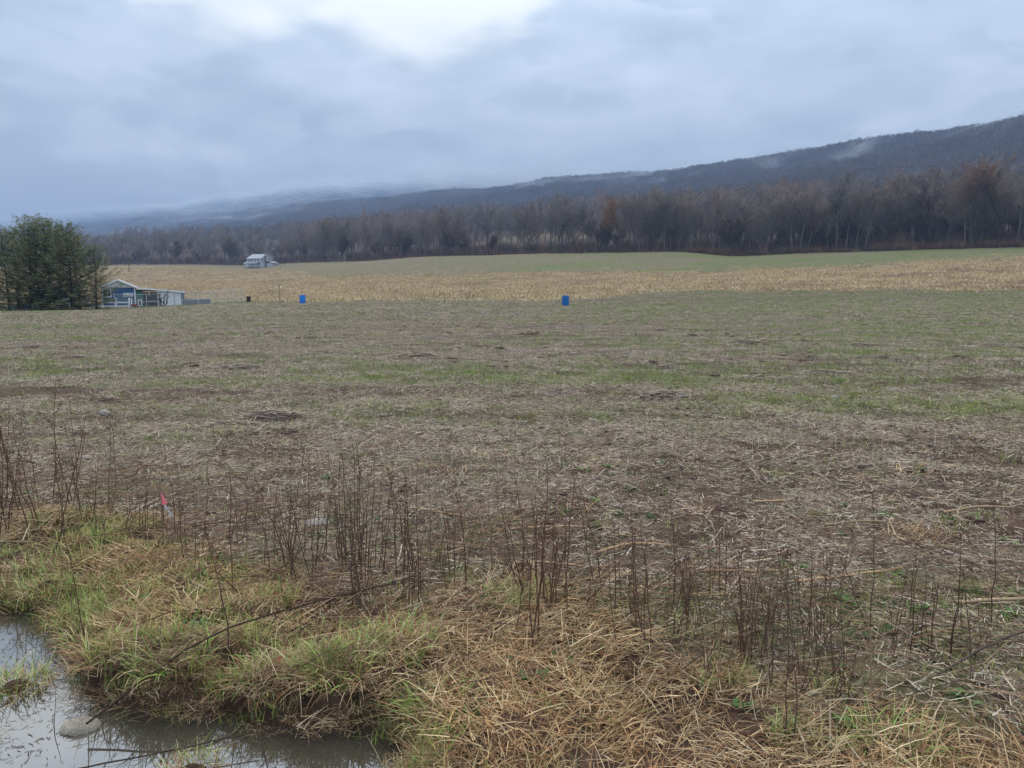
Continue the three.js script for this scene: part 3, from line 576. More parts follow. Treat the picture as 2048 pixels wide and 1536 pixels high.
{
  // white rail fence with posts, in front of the shed
  const A = onLand(150, 83), B = onLand(258, 84.5), n = 5, dx = (B[0] - A[0]) / (n - 1), dz = (B[2] - A[2]) / (n - 1), len = Math.hypot(dx, dz), yaw = -Math.atan2(dz, dx);
  const f = thing('rail_fence', A, yaw, 'low white two-rail fence in front of the blue shed', 'fence');
  for (let k = 0; k < n; k++) { const y = height(A[0] + dx * k, A[2] + dz * k) - A[1]; const po = part('post', bx(0.15, 0.92, 0.15, len * k, 0.44 + y, 0), PAINT.white, f); part('cap', new THREE.SphereGeometry(0.11, 8, 6).translate(len * k, 0.97 + y, 0), PAINT.white, po); }
  for (let k = 0; k < n - 1; k++) { part('rail', bx(len - 0.15, 0.17, 0.05, len * (k + 0.5), 0.26, 0), PAINT.white, f); if (k !== 1) part('rail', bx(len - 0.15, 0.15, 0.05, len * (k + 0.5), 0.68, 0), PAINT.white, f); }
  const m = onLand(263, 86), w = thing('marker_post', m, 0.4, 'slim white post standing between the rail fence and shed corner', 'post');
  part('shaft', bx(0.13, 0.95, 0.13, 0, 0.46, 0), PAINT.white, w); part('top_cap', bx(0.16, 0.04, 0.16, 0, 0.955, 0), PAINT.white, w);
  const c = onLand(268, 83.5), r = thing('red_cart', c, 0.5, 'small rusty red metal hand cart beside the shed corner', 'cart');
  part('tray', [bx(0.55, 0.2, 0.36, 0, 0.3, 0)], PAINT.red, r);
  for (const x of [-0.18, 0.18]) part('wheel', new THREE.TorusGeometry(0.11, 0.035, 6, 14).translate(x, 0.13, 0.2), PAINT.dark, r);
  const hb = new GB(); hb.tube([[0.2, 0.38, -0.12], [0.33, 0.62, -0.12], [0.33, 0.62, 0.12], [0.2, 0.38, 0.12]], [0.018, 0.018, 0.018, 0.018], 6, [1, 1, 1]); part('handle', hb.build(true), PAINT.red, r);
}
{
  // chain-link fence round the pens
  const pts = [[228, 87], [262, 87.5], [293, 88], [349.5, 88.5], [365, 88.7], [397, 89], [421.7, 89.3], [465.6, 90], [488, 90.3]].map(([px, D]) => onLand(px, D)), O = pts[0];
  const f = thing('chain_link_fence', O, 0, 'grey chain-link fence in front of the lean-to and pens', 'fence'), L = (q, y) => [q[0] - O[0], q[1] - O[1] + y, q[2] - O[2]], top_ = 1.5;
  for (const q of pts) { const g = new GB(), a = L(q, 0); g.tube([a, [a[0], a[1] + top_ + 0.06, a[2]]], [0.032, 0.032], 6, [1, 1, 1]); const po = part('post', g.build(true), PAINT.galv, f); part('cap', new THREE.SphereGeometry(0.045, 6, 5).translate(a[0], a[1] + top_ + 0.07, a[2]), PAINT.galv, po); }
  for (let k = 0; k < pts.length - 1; k++) {
    for (const y of [top_, 0.62]) { const g = new GB(); g.tube([L(pts[k], y), L(pts[k + 1], y)], [0.024, 0.024], 5, [1, 1, 1]); part('rail', g.build(true), PAINT.galv, f); }
    const g = new GB(), a = L(pts[k], 0), b = L(pts[k + 1], 0), len = Math.hypot(b[0] - a[0], b[2] - a[2]), n = Math.ceil(len / 0.11);
    for (let m = -14; m < n; m++) for (const dir of [1, -1]) {            // wires run on the slant
      const u0 = m * 0.11, u1 = u0 + top_; let lo = Math.max(0, u0), hi = Math.min(len, u1); if (hi - lo < 0.03) continue;
      const ya = (lo - u0) + 0.03, yb = (hi - u0) - 0.03, fa = lo / len, fb = hi / len, P = (t, y) => [mix(a[0], b[0], t), mix(a[1], b[1], t) + (dir > 0 ? y : top_ - y), mix(a[2], b[2], t)];
      g.ribbon([P(fa, ya), P(fb, yb)], 0.7, -0.7 * dir, 0.1, 0.009, [1, 1, 1], 1);
    }
    part('wire_mesh', g.build(), PAINT.galv, f);
  }
  const t = onLand(394, 91.5), k = thing('stock_tank', t, 0.4, 'long low grey trough behind the chain-link fence', 'trough');
  part('tank_wall', [bx(3.0, 0.62, 0.05, 0, 0.31, 0.45), bx(3.0, 0.62, 0.05, 0, 0.31, -0.45), bx(0.05, 0.62, 0.85, -1.475, 0.31, 0), bx(0.05, 0.62, 0.85, 1.475, 0.31, 0), bx(2.9, 0.04, 0.84, 0, 0.1, 0)], PAINT.slate, k);
  part('rim', frame(3.06, 0.98, 0.06, 0.05, 0, 0, 0).rotateX(-Math.PI / 2).translate(0, 0.63, 0), PAINT.grey, k);
  for (let q = 0; q < 7; q++) part('rib', bx(0.05, 0.5, 0.03, -1.35 + q * 0.45, 0.33, 0.492), PAINT.grey, k);
}
{
  const b = onLand(497.5, 89), o = thing('black_bin', b, 0.35, 'small black bin standing right of the chain-link fence', 'bin');
  part('body', new THREE.CylinderGeometry(0.25, 0.21, 0.68, 16, 1, true).translate(0, 0.34, 0), PAINT.black, o); part('base', new THREE.CylinderGeometry(0.205, 0.205, 0.03, 16).translate(0, 0.03, 0), PAINT.black, o); part('rim', new THREE.TorusGeometry(0.25, 0.02, 6, 20).rotateX(Math.PI / 2).translate(0, 0.68, 0), PAINT.black, o);
  const q = onLand(560, 86), f = thing('feeder_pole', q, 0.35, 'thin dark pole with a crossbar and two pale bird feeders, before the stubble', 'pole');
  part('pole', new THREE.CylinderGeometry(0.028, 0.035, 2.1, 6).translate(0, 1.05, 0), PAINT.wood, f); part('crossbar', bx(0.75, 0.03, 0.03, -0.06, 2.02, 0.04), PAINT.wood, f);
  for (const x of [-0.38, 0.14]) { const fd = part('bird_feeder', new THREE.CylinderGeometry(0.07, 0.07, 0.2, 8).translate(x, 1.74, 0.05), PAINT.bird, f); part('feeder_roof', new THREE.ConeGeometry(0.11, 0.1, 8).translate(x, 1.89, 0.05), PAINT.white, fd); part('hook', bx(0.012, 0.1, 0.012, x, 1.975, 0.05), PAINT.dark, fd); }
  const w = onLand(889.5, 71), s = thing('wooden_stake', w, 0, 'short dark wooden stake at the field edge between the blue barrels', 'stake');
  part('shaft', bx(0.06, 0.55, 0.05, 0, 0.26, 0), PAINT.wood, s); part('point', new THREE.ConeGeometry(0.035, 0.08, 4).translate(0, 0.575, 0), PAINT.wood, s);
}
// blue plastic drums
function drum(px, D, m, label, turn) {
  const p = onLand(px, D), o = thing('plastic_drum', [p[0], p[1] - 0.03, p[2]], turn, label, 'barrel', 'blue plastic drums at the field edge');
  const prof = [[0, 0], [0.25, 0], [0.275, 0.03], [0.285, 0.1], [0.29, 0.26], [0.302, 0.28], [0.302, 0.31], [0.29, 0.33], [0.293, 0.45], [0.29, 0.57], [0.302, 0.59], [0.302, 0.62], [0.29, 0.64], [0.285, 0.8], [0.27, 0.825], [0.262, 0.835], [0.285, 0.85], [0.285, 0.89], [0.262, 0.9]].map(([x, y]) => new THREE.Vector2(x, y));
  part('body', new THREE.LatheGeometry(prof, 36), m, o);
  const lid = part('lid', new THREE.CylinderGeometry(0.262, 0.262, 0.02, 32).translate(0, 0.872, 0), m, o);
  for (const a of [0.5, 3.6]) part('bung', new THREE.CylinderGeometry(0.04, 0.04, 0.03, 12).translate(Math.cos(a) * 0.17, 0.893, Math.sin(a) * 0.17), PAINT.black, lid);
  return o;
}
drum(605, 78, std(0.0, 0.19, 0.66, 0.45), 'bright blue plastic drum at the field edge, right of the feeder pole', 0.4);
drum(1131, 62.5, std(0.0, 0.125, 0.42, 0.45), 'deeper blue plastic drum standing alone in the middle of the field edge', 1.3);

// ---------------------------------------------------------------- farmhouse on the crest
{
  const p = at(520, 535.6, 452), y = height(p[0], p[2]), h = thing('farmhouse', [p[0], y - 0.1, p[2]], -0.461, 'white two-storey farmhouse with grey roof and long porch on the crest', 'house');
  const Lx = 5.1, W = 4.9, E = 5.2, RG = 7.7;
  part('wall', [bx(2 * Lx, E, 0.2, 0, E / 2, W - 0.1), bx(2 * Lx, E, 0.2, 0, E / 2, -W + 0.1), bx(0.2, E, 2 * W - 0.4, -Lx + 0.1, E / 2, 0), bx(0.2, E, 2 * W - 0.4, Lx - 0.1, E / 2, 0), prism([[-W, E], [W, E], [0, RG - 0.1]], 0.2, 0).rotateY(Math.PI / 2).translate(Lx - 0.2, 0.003, 0), prism([[-W, E], [W, E], [0, RG - 0.1]], 0.2, 0).rotateY(Math.PI / 2).translate(-Lx, 0.003, 0)], PAINT.siding, h);
  const slope = (s) => prism([[0, RG], [s * (W + 0.5), E - 0.2], [s * (W + 0.5), E - 0.02], [0, RG + 0.2]], 2 * Lx + 0.9, -Lx - 0.45).rotateY(-Math.PI / 2);
  const rf = part('roof', [slope(1), slope(-1)], PAINT.shingle, h);
  const vb = (s) => prism([[0, RG - 0.1], [s * (W + 0.55), E - 0.3], [s * (W + 0.55), E + 0.02], [0, RG + 0.24]], 0.08, Lx + 0.46).rotateY(-Math.PI / 2).rotateY(Math.PI);
  part('barge_board', [vb(1), vb(-1)], PAINT.white, rf);
  part('chimney', [bx(0.5, RG + 0.9, 0.9, Lx + 0.26, (RG + 0.9) / 2, 0.9)], PAINT.brick, h);
  for (const x of [-3.6, -1.2, 1.6, 3.7]) windowOn(h, 1.25, 1.5, x, 4.1, W + 0.004, 0, PAINT.white);
  for (const z of [2.9, -2.2]) windowOn(h, 1.1, 1.5, Lx + 0.004, 4.1, z, Math.PI / 2, PAINT.white);
  for (const x of [-3.2, 0.4, 3.2]) windowOn(h, 1.2, 1.5, x, 1.5, W + 0.004, 0, PAINT.white);
  const d = part('door', bx(1.05, 2.1, 0.07, -1.4, 1.15, W + 0.04), PAINT.slate, h); part('handle', bx(0.06, 0.12, 0.06, -1.05, 1.1, W + 0.1), PAINT.dark, d);
  const porch = part('porch_roof', [prism([[W, 3.0], [W + 2.6, 2.45], [W + 2.6, 2.6], [W, 3.2]], 2 * Lx + 0.6, -Lx - 0.3).rotateY(-Math.PI / 2)], PAINT.slate, h); part('porch_fascia', bx(2 * Lx + 0.6, 0.28, 0.06, 0, 2.5, W + 2.64), PAINT.white, porch);
  part('porch_floor', bx(2 * Lx + 0.6, 0.3, 2.6, 0, 0.1, W + 1.3), PAINT.grey, h);
  for (let k = 0; k < 6; k++) part('porch_post', bx(0.2, 2.2, 0.2, -Lx + 0.1 + k * (2 * Lx - 0.2) / 5, 1.35, W + 2.4), PAINT.white, h);
  // side wings
  part('wing_wall', [bx(3.6, 2.5, 6, Lx + 2.62, 1.25, -2.4)], PAINT.siding, h);
  part('wing_roof', [prism([[Lx + 0.02, 3.9], [Lx + 4.9, 2.45], [Lx + 4.9, 2.6], [Lx + 0.02, 4.1]], 6.6, -5.7)], PAINT.slate, h);
  windowOn(h, 1, 1.1, Lx + 4.424, 1.4, -2.4, Math.PI / 2);
  part('garage_wall', [bx(5.2, 2.4, 5.5, -Lx - 2.62, 1.2, -0.6)], PAINT.grey, h);
  part('garage_roof', [prism([[-3.3, 2.3], [3.3, 2.3], [0, 4.1]], 5.9, 0).rotateY(Math.PI / 2).translate(-Lx - 5.6, 0.1, -0.6)], PAINT.slate, h);
  part('garage_door', bx(2.6, 1.9, 0.06, -Lx - 2.6, 0.97, 2.19), PAINT.white, h);
}
// bare sapling before the white panels
{
  const k = bareTree(811, { tall: 2.2, stems: 4, clear: 0.1, limbs: 1, spread: 0.4, reach: 0.5, twigs: 0, rad: 0.022, bark: [0.1, 0.09, 0.08] }), p = onLand(325, 86.5), o = thing('bare_sapling', p, 0.4, 'small leafless multi-stem sapling in front of the white lean-to panels', 'sapling');
  part('trunk', k.trunk, barkMat, o); part('crown', k.crown, twigMat, o);
}
// utility line far behind the sheds
{
  const A = onLand(262, 300), B = onLand(-420, 330), C = onLand(720, 430);
  const q = thing('utility_pole', A, 0.3, 'thin wooden utility pole in the stubble behind the blue shed', 'pole');
  part('pole', new THREE.CylinderGeometry(0.11, 0.15, 9, 7).translate(0, 4.4, 0), PAINT.wood, q); part('crossarm', bx(1.8, 0.12, 0.1, 0, 8.3, 0.17), PAINT.wood, q);
  for (const x of [-0.8, 0.8]) part('insulator', new THREE.CylinderGeometry(0.06, 0.07, 0.2, 6).translate(x, 8.46, 0.17), PAINT.grey, q);
}

// ---------------------------------------------------------------- what covers the ground
const DRY = [[0.46, 0.39, 0.30], [0.36, 0.295, 0.225], [0.28, 0.22, 0.17], [0.57, 0.49, 0.385], [0.12, 0.08, 0.06]], THATCH = [[0.38, 0.245, 0.125], [0.28, 0.16, 0.08], [0.48, 0.345, 0.19], [0.14, 0.08, 0.046], [0.27, 0.145, 0.072], [0.58, 0.46, 0.28]], LIVE = [[0.2, 0.31, 0.055], [0.29, 0.385, 0.08], [0.14, 0.23, 0.05], [0.42, 0.41, 0.13]];
const coverMat = vmat(0.72), leafMat = vmat(0.6, { specularIntensity: 0.5 });
const forms = (n, seed, f) => Array.from({ length: n }, (_, k) => { R = rng(seed + k * 13); const g = new GB(); f(g, k); return g.build(); });
const disc = (r) => { const a = rr(0, 6.283), d = Math.sqrt(R()) * r; return [Math.cos(a) * d, Math.sin(a) * d]; };
const straws = forms(7, 1000, (g, k) => { const main = rr(0, 3.14); for (let i = 0; i < 96; i++) { const [x, z] = disc(0.3), far = R() < 0.025; g.straw(x, rr(0.004, 0.028), z, main + rr(-1.4, 1.4), far ? rr(0.14, 0.26) : rr(0.015, 0.095), far ? rr(0.005, 0.010) : rr(0.002, 0.006), rr(-0.3, 0.3), rr(-0.06, 0.06), vary(pick(DRY), 0.25)); } });
const stubs = forms(4, 1200, (g) => { for (let i = 0; i < 9; i++) { const [x, z] = disc(0.22); g.blade(x, -0.01, z, rr(0, 6.28), rr(0.05, 0.13), rr(0, 0.35), rr(0, 0.3), rr(0.003, 0.006), vary(pick(DRY.slice(0, 4)), 0.2), 2); } });
const sprigs = forms(5, 1300, (g) => { for (let i = 0; i < 34; i++) { const [x, z] = disc(0.13); g.blade(x, -0.005, z, rr(0, 6.28), rr(0.025, 0.085), rr(0, 0.8), rr(0.1, 0.9), rr(0.002, 0.0042), vary(pick(LIVE), 0.2), 2); } });
const thatch = forms(7, 1400, (g, k) => { const main = rr(0, 6.28); for (let i = 0; i < 90; i++) { const [x, z] = disc(0.18); g.blade(x, rr(-0.012, 0.02), z, main + rr(-1.3, 1.3), R() < 0.12 ? rr(0.12, 0.22) : rr(0.04, 0.12), rr(1.0, 1.62), rr(-0.2, 0.9), rr(0.002, 0.0052), vary(pick(THATCH), 0.24), 3); } });
const swirl = forms(5, 1500, (g) => { for (let i = 0; i < 46; i++) { const [x, z] = disc(0.12); g.blade(x, -0.01, z, rr(0, 6.28), rr(0.05, 0.16), rr(0.2, 1.0), rr(0.3, 1.2), rr(0.0025, 0.0055), vary(R() < 0.25 ? [0.36, 0.33, 0.13] : R() < 0.7 ? pick(LIVE) : pick(THATCH), 0.2), 3); } });
const herbs = forms(3, 1600, (g) => { for (let i = 0; i < 16; i++) { const y = rr(0, 6.28), l = rr(0.02, 0.06), e = rr(0.1, 0.6), c = vary([0.085, 0.16, 0.045], 0.25), w = l * 0.3, [x, z] = disc(0.05), m = [x + Math.cos(y) * l * 0.55, l * e * 0.7 + 0.01, z + Math.sin(y) * l * 0.55], t = [x + Math.cos(y) * l, l * e * 0.8 + 0.01, z + Math.sin(y) * l]; g.tri([x, 0, z], [m[0] - Math.sin(y) * w, m[1], m[2] + Math.cos(y) * w], t, c); g.tri([x, 0, z], t, [m[0] + Math.sin(y) * w, m[1], m[2] - Math.cos(y) * w], c); } });
const cornBits = forms(6, 1700, (g) => { for (let i = 0; i < 15; i++) { const [x, z] = disc(0.55), st = R() < 0.3; g.blade(x, -0.02, z, rr(0, 6.28), st ? rr(0.2, 0.45) : rr(0.2, 0.5), st ? rr(0, 0.4) : rr(0.5, 1.35), st ? 0.05 : rr(0, 1.3), st ? 0.026 : rr(0.025, 0.06), vary(R() < 0.22 ? [0.26, 0.17, 0.1] : pick([[0.72, 0.59, 0.37], [0.6, 0.48, 0.29], [0.8, 0.69, 0.48], [0.46, 0.35, 0.21]]), 0.22), 2); } });
const farTufts = forms(5, 1800, (g) => { for (let i = 0; i < 26; i++) { const [x, z] = disc(0.5); g.blade(x, -0.02, z, rr(0, 6.28), rr(0.05, 0.17), rr(0.2, 1.3), rr(0, 0.8), rr(0.008, 0.018), vary(R() < 0.33 ? pick(LIVE) : pick(DRY), 0.25), 2); } });

const spread = (n, r0, r1, half, f) => { const out = []; for (let k = 0; k < n; k++) { const r = Math.sqrt(mix(r0 * r0, r1 * r1, R())), th = rr(-half, half), x = Math.sin(th) * r, z = -Math.cos(th) * r, q = f(x, z, r, th); if (q) out.push({ x, z, y: height(x, z), ry: rr(0, 6.283), ...q }); } return out; };
const grey = (v) => [v, v, v], inField = (x, z) => sstep(-0.3, 0.45, -z - bankEdge(x));
{
  R = rng(61);
  const cover = (x, z) => sstep(0.36, 0.6, fbm(x * 0.14 + 2, z * 1.3, 4) * 0.55 + fbm(x * 2.1, z * 2.1 + 4, 3) * 0.45);
  const field = [
    ...spread(7500, 3.0, 13, 0.78, (x, z) => R() < inField(x, z) * (0.34 + 0.66 * cover(x, z)) && { s: rr(0.5, 1.0), rx: rr(-0.05, 0.05), rz: rr(-0.05, 0.05), c: ((v) => [v, v * 0.985, v * 0.96])(rr(0.72, 1.18)) }),
    ...spread(15000, 13, 36, 0.74, (x, z) => R() < 0.22 + 0.78 * cover(x, z) && { s: rr(0.7, 1.15), c: grey(rr(0.65, 1.25)) }),
    ...spread(34000, 36, 92, 0.72, (x, z, r, th) => r < cornNear(th) + 3 && R() < 0.2 + 0.8 * cover(x, z) && { s: rr(1.2, 2.0), c: grey(rr(0.65, 1.25)) }),
  ];
  mass('field_straw', straws, coverMat, field, 'grey tan chopped straw littering the muddy field', 'straw');
  R = rng(62);
  const st = [
    ...spread(3000, 4.5, 14, 0.78, (x, z) => inField(x, z) > 0.9 && R() < 0.25 + 0.75 * sstep(0.45, 0.6, fbm(x * 0.3, z * 1.3, 3)) && { s: rr(0.7, 1.15), c: grey(rr(0.85, 1.2)) }),
    ...spread(12000, 14, 46, 0.74, (x, z) => R() < 0.25 + 0.75 * sstep(0.42, 0.6, fbm(x * 0.12, z * 0.6, 3)) && { s: rr(0.9, 1.4), c: grey(rr(0.85, 1.2)) }),
  ];
  mass('cut_stubble', stubs, coverMat, st, 'short upright cut stems across the field', 'stubble');
  R = rng(63);
  const gr = [
    ...spread(7000, 3.0, 14, 0.78, (x, z) => { const f = inField(x, z), g = green(x, z); return R() < (f > 0.5 ? 0.1 + 0.9 * g : 0.22) && { s: rr(0.6, 1.3), c: ((v) => [v * rr(0.9, 1.2), v, v])(rr(0.7, 1.15)) }; }),
    ...spread(20000, 14, 46, 0.74, (x, z) => R() < 0.03 + 0.8 * green(x, z) && { s: rr(1.0, 1.8), c: grey(rr(0.7, 1.1)) }),
    ...spread(17000, 46, 100, 0.72, (x, z, r, th) => r < cornNear(th) + 2 && R() < 0.08 + 0.9 * green(x, z) && { s: rr(1.6, 2.8), c: grey(rr(0.7, 1.1)) }),
  ];
  mass('field_grass', sprigs, leafMat, gr, 'patchy fresh green grass shoots in the field', 'grass');
  R = rng(64);
  mass('far_sward', farTufts, coverMat, spread(42000, 90, 300, 0.72, (x, z, r, th) => r > cornNear(th) - 6 && r < woodsAt(th) - 2 && R() < 1 - corn(x, z) * 0.97 && R() < 1.15 - r / 400 && { s: rr(1, 2.0), c: grey(rr(0.75, 1.1)) }), 'thin grey green sward of the sown field below the crest', 'sward');
  R = rng(65);
  mass('corn_stubble', cornBits, vmat(0.8), [
    ...spread(72000, 76, 235, 0.85, (x, z, r) => { const k = corn(x, z), n = fbm(x * 0.16, z * 0.3, 3); return R() < k * (0.45 + 0.55 * sstep(0.3, 0.52, n)) && { s: rr(0.75, 1.3), h: rr(0.8, 1.3), c: ((v) => [v, v * rr(0.93, 1.02), v * rr(0.85, 1.0)])(rr(0.75, 1.2) * mix(0.8, 1.08, n * 1.4 - 0.2)) }; }),
    ...spread(40000, 235, 480, 0.85, (x, z, r, th) => th < bearing(700) && R() < corn(x, z) && { s: rr(1.0, 1.7), c: ((v) => [v, v * 0.97, v * 0.93])(rr(0.65, 1.1)) }),
  ], 'golden broken corn stalks and leaves standing as stubble', 'corn stubble');
}
{
  // the rough verge along the water
  R = rng(71);
  const dry = (x, z) => height(x, z) > WATER + 0.015;
  mass('verge_thatch', thatch, coverMat, spread(5200, 2.0, 7.2, 0.85, (x, z, r) => { const f = inField(x, z); return dry(x, z) && R() < (1 - f * 0.98) * (0.4 + 0.6 * sstep(0.3, 0.5, fbm(x * 1.7, z * 1.7 + 60, 3))) && { s: rr(0.65, 1.15) * (x < -1 ? 0.9 : 1) * (r < 5 && pool(x, -z) < 0.26 ? 0.6 : 1), ry: 1.4 * fbm(x * 1.4, z * 1.4, 2) * 6.28 + rr(-0.4, 0.4), c: ((v, w) => [v * w, v, v * (2 - w)])(rr(0.62, 1.2), 0.9 + 0.22 * fbm(x * 0.9 + 4, z * 0.9, 2)) }; }), 'matted brown dead grass along the puddle bank', 'dead grass');
  R = rng(75);
  const lip = []; for (let k = 0; k < 7000 && lip.length < 480; k++) { const x = rr(-4, 0), d = rr(2.2, 4.3), s = pool(x, d) - 0.06; if (s > -0.05 && s < 0.14 && height(x, -d) > WATER - 0.02) lip.push({ x, y: height(x, -d), z: -d, s: rr(0.4, 0.7), ry: rr(0, 6.28), c: grey(rr(0.45, 0.9)) }); }
  mass('shore_grass', thatch.concat(swirl), coverMat, lip, 'drooping wet brown grass along the water line', 'shore grass');
  R = rng(72);
  mass('verge_grass', swirl, leafMat, spread(3200, 2.0, 6.0, 0.85, (x, z) => { const f = inField(x, z), g = fbm(x * 1.3 + 8, z * 1.3, 3); return dry(x, z) && f < 0.5 && R() < sstep(0.48, 0.64, g) * 0.62 && { s: rr(0.5, 1.0), c: grey(rr(0.75, 1.12)) }; }), 'short yellow green grass growing through the dead thatch', 'grass');
  R = rng(73);
  mass('ground_herbs', herbs, leafMat, spread(900, 2.6, 7.5, 0.8, (x, z) => dry(x, z) && R() < sstep(0.5, 0.68, fbm(x * 1.1, z * 1.1 + 30, 3)) * 0.6 && { s: rr(0.45, 1.0), c: grey(rr(0.7, 1.3)) }), 'small dark green broad leaved weeds among the stalks', 'weeds');
  // fallen stems and long stalks across the verge
  R = rng(74);
  const sticks = forms(5, 1900, (g, k) => { for (let i = 0; i < 7; i++) { const [x, z] = disc(0.3), a = rr(-0.9, 0.9), l = rr(0.25, 0.8), c = vary(pick([[0.085, 0.05, 0.035], [0.25, 0.175, 0.105], [0.13, 0.08, 0.055], [0.3, 0.21, 0.13], [0.1, 0.06, 0.04], [0.16, 0.095, 0.06]]), 0.25), h = rr(0.01, 0.09); g.tube([[x - Math.cos(a) * l / 2, h, z - Math.sin(a) * l / 2], [x + rr(-0.03, 0.03), h + rr(-0.01, 0.04), z + rr(-0.03, 0.03)], [x + Math.cos(a) * l / 2, h + rr(-0.02, 0.12), z + Math.sin(a) * l / 2]], [0.003, 0.0024, 0.0012], 3, c); } });
  mass('fallen_stems', sticks, vmat(0.8), spread(420, 2.6, 7.6, 0.8, (x, z, r) => dry(x, z) && R() < Math.exp(-(((-z - bankEdge(x) - 0.5) / 1.0) ** 2)) * 0.95 + 0.05 && { s: rr(0.7, 1.2), ry: rr(-0.7, 0.7), c: grey(rr(0.7, 1.15)) }), 'fallen dead weed stems lying across the field edge', 'stems');
}
{
  // clods and wads of wet trash, floating bits, fallen leaves
  const clods = [0, 1, 2, 3].map((s) => { const g = new THREE.IcosahedronGeometry(1, 1), a = g.attributes.position, c = new Float32Array(a.count * 3); R = rng(2100 + s); for (let k = 0; k < a.count; k++) { const x = a.getX(k), y = a.getY(k), z = a.getZ(k), n = 0.55 + 0.9 * noise(x * 2.3 + s * 7 + 20, z * 2.3 + y * 1.7 + 20); a.setXYZ(k, x * n, y * n * 0.5, z * n); const t = s < 2 ? [0.075, 0.05, 0.04] : [0.11, 0.078, 0.06]; c.set(t, k * 3); } g.setAttribute('color', new THREE.BufferAttribute(c, 3)); g.deleteAttribute('normal'); g.deleteAttribute('uv'); return g; });
  R = rng(81);
  mass('soil_clods', clods, vmat(0.9), [
    ...spread(2600, 3.2, 13, 0.78, (x, z) => inField(x, z) > 0.6 && R() < sstep(0.4, 0.62, fbm(x * 0.4 + 50, z * 1.1, 3)) && { s: rr(0.012, 0.045), ry: rr(0, 6.28), c: grey(rr(0.7, 1.3)) }),
    ...spread(7000, 13, 74, 0.74, (x, z) => R() < sstep(0.5, 0.66, fbm(x * 0.16 + 50, z * 0.6, 3)) && { s: rr(0.03, 0.13), ry: rr(0, 6.28), h: rr(0.5, 0.9), c: grey(rr(0.7, 1.3)) }),
  ], 'dark wet clods of soil among the field straw', 'clods');
  const flakes = forms(3, 2200, (g) => { for (let i = 0; i < 14; i++) { const [x, z] = disc(0.12); g.straw(x, 0.002, z, rr(0, 6.28), rr(0.006, 0.035), rr(0.0015, 0.004), 0, rr(-0.3, 0.3), vary(pick([[0.1, 0.085, 0.04], [0.16, 0.14, 0.06], [0.06, 0.045, 0.03]]), 0.25)); } });
  R = rng(82); const fl = []; for (let k = 0; k < 3000 && fl.length < 130; k++) { const x = rr(-3.2, -0.4), d = rr(2.2, 3.8); if (pool(x, d) < -0.02 && R() < (x < -1.75 ? 0.9 : 0.12)) fl.push({ x, y: WATER + 0.001, z: -d, s: rr(0.7, 1.2), ry: rr(0, 6.28), h: 0.3, c: grey(rr(0.7, 1.1)) }); }
  mass('floating_bits', flakes, coverMat, fl, 'specks of dead grass and algae floating on the puddle', 'floating bits');
  const leaf = forms(3, 2300, (g) => { const l = rr(0.03, 0.05), w = l * 0.42, c = vary([0.2, 0.085, 0.045], 0.3), u = rr(0.005, 0.02); g.tri([0, 0.01, 0], [l * 0.6, u + 0.01, w], [l * 1.2, 0.012, 0], c); g.tri([0, 0.01, 0], [l * 1.2, 0.012, 0], [l * 0.6, u * 0.6 + 0.01, -w], c); });
  R = rng(83);
  mass('fallen_leaves', leaf, coverMat, spread(130, 2.3, 5.5, 0.8, (x, z) => height(x, z) > WATER && inField(x, z) < 0.6 && { s: rr(0.4, 0.85), rx: rr(-0.5, 0.5), rz: rr(-0.5, 0.5), y: height(x, z) + rr(0.01, 0.05), c: grey(rr(0.6, 1.3)) }), 'rusty fallen tree leaves caught in the grass', 'fallen leaves');
}

// ---------------------------------------------------------------- single plants and small things in the foreground
const G = (x, d) => [x, height(x, -d), -d];
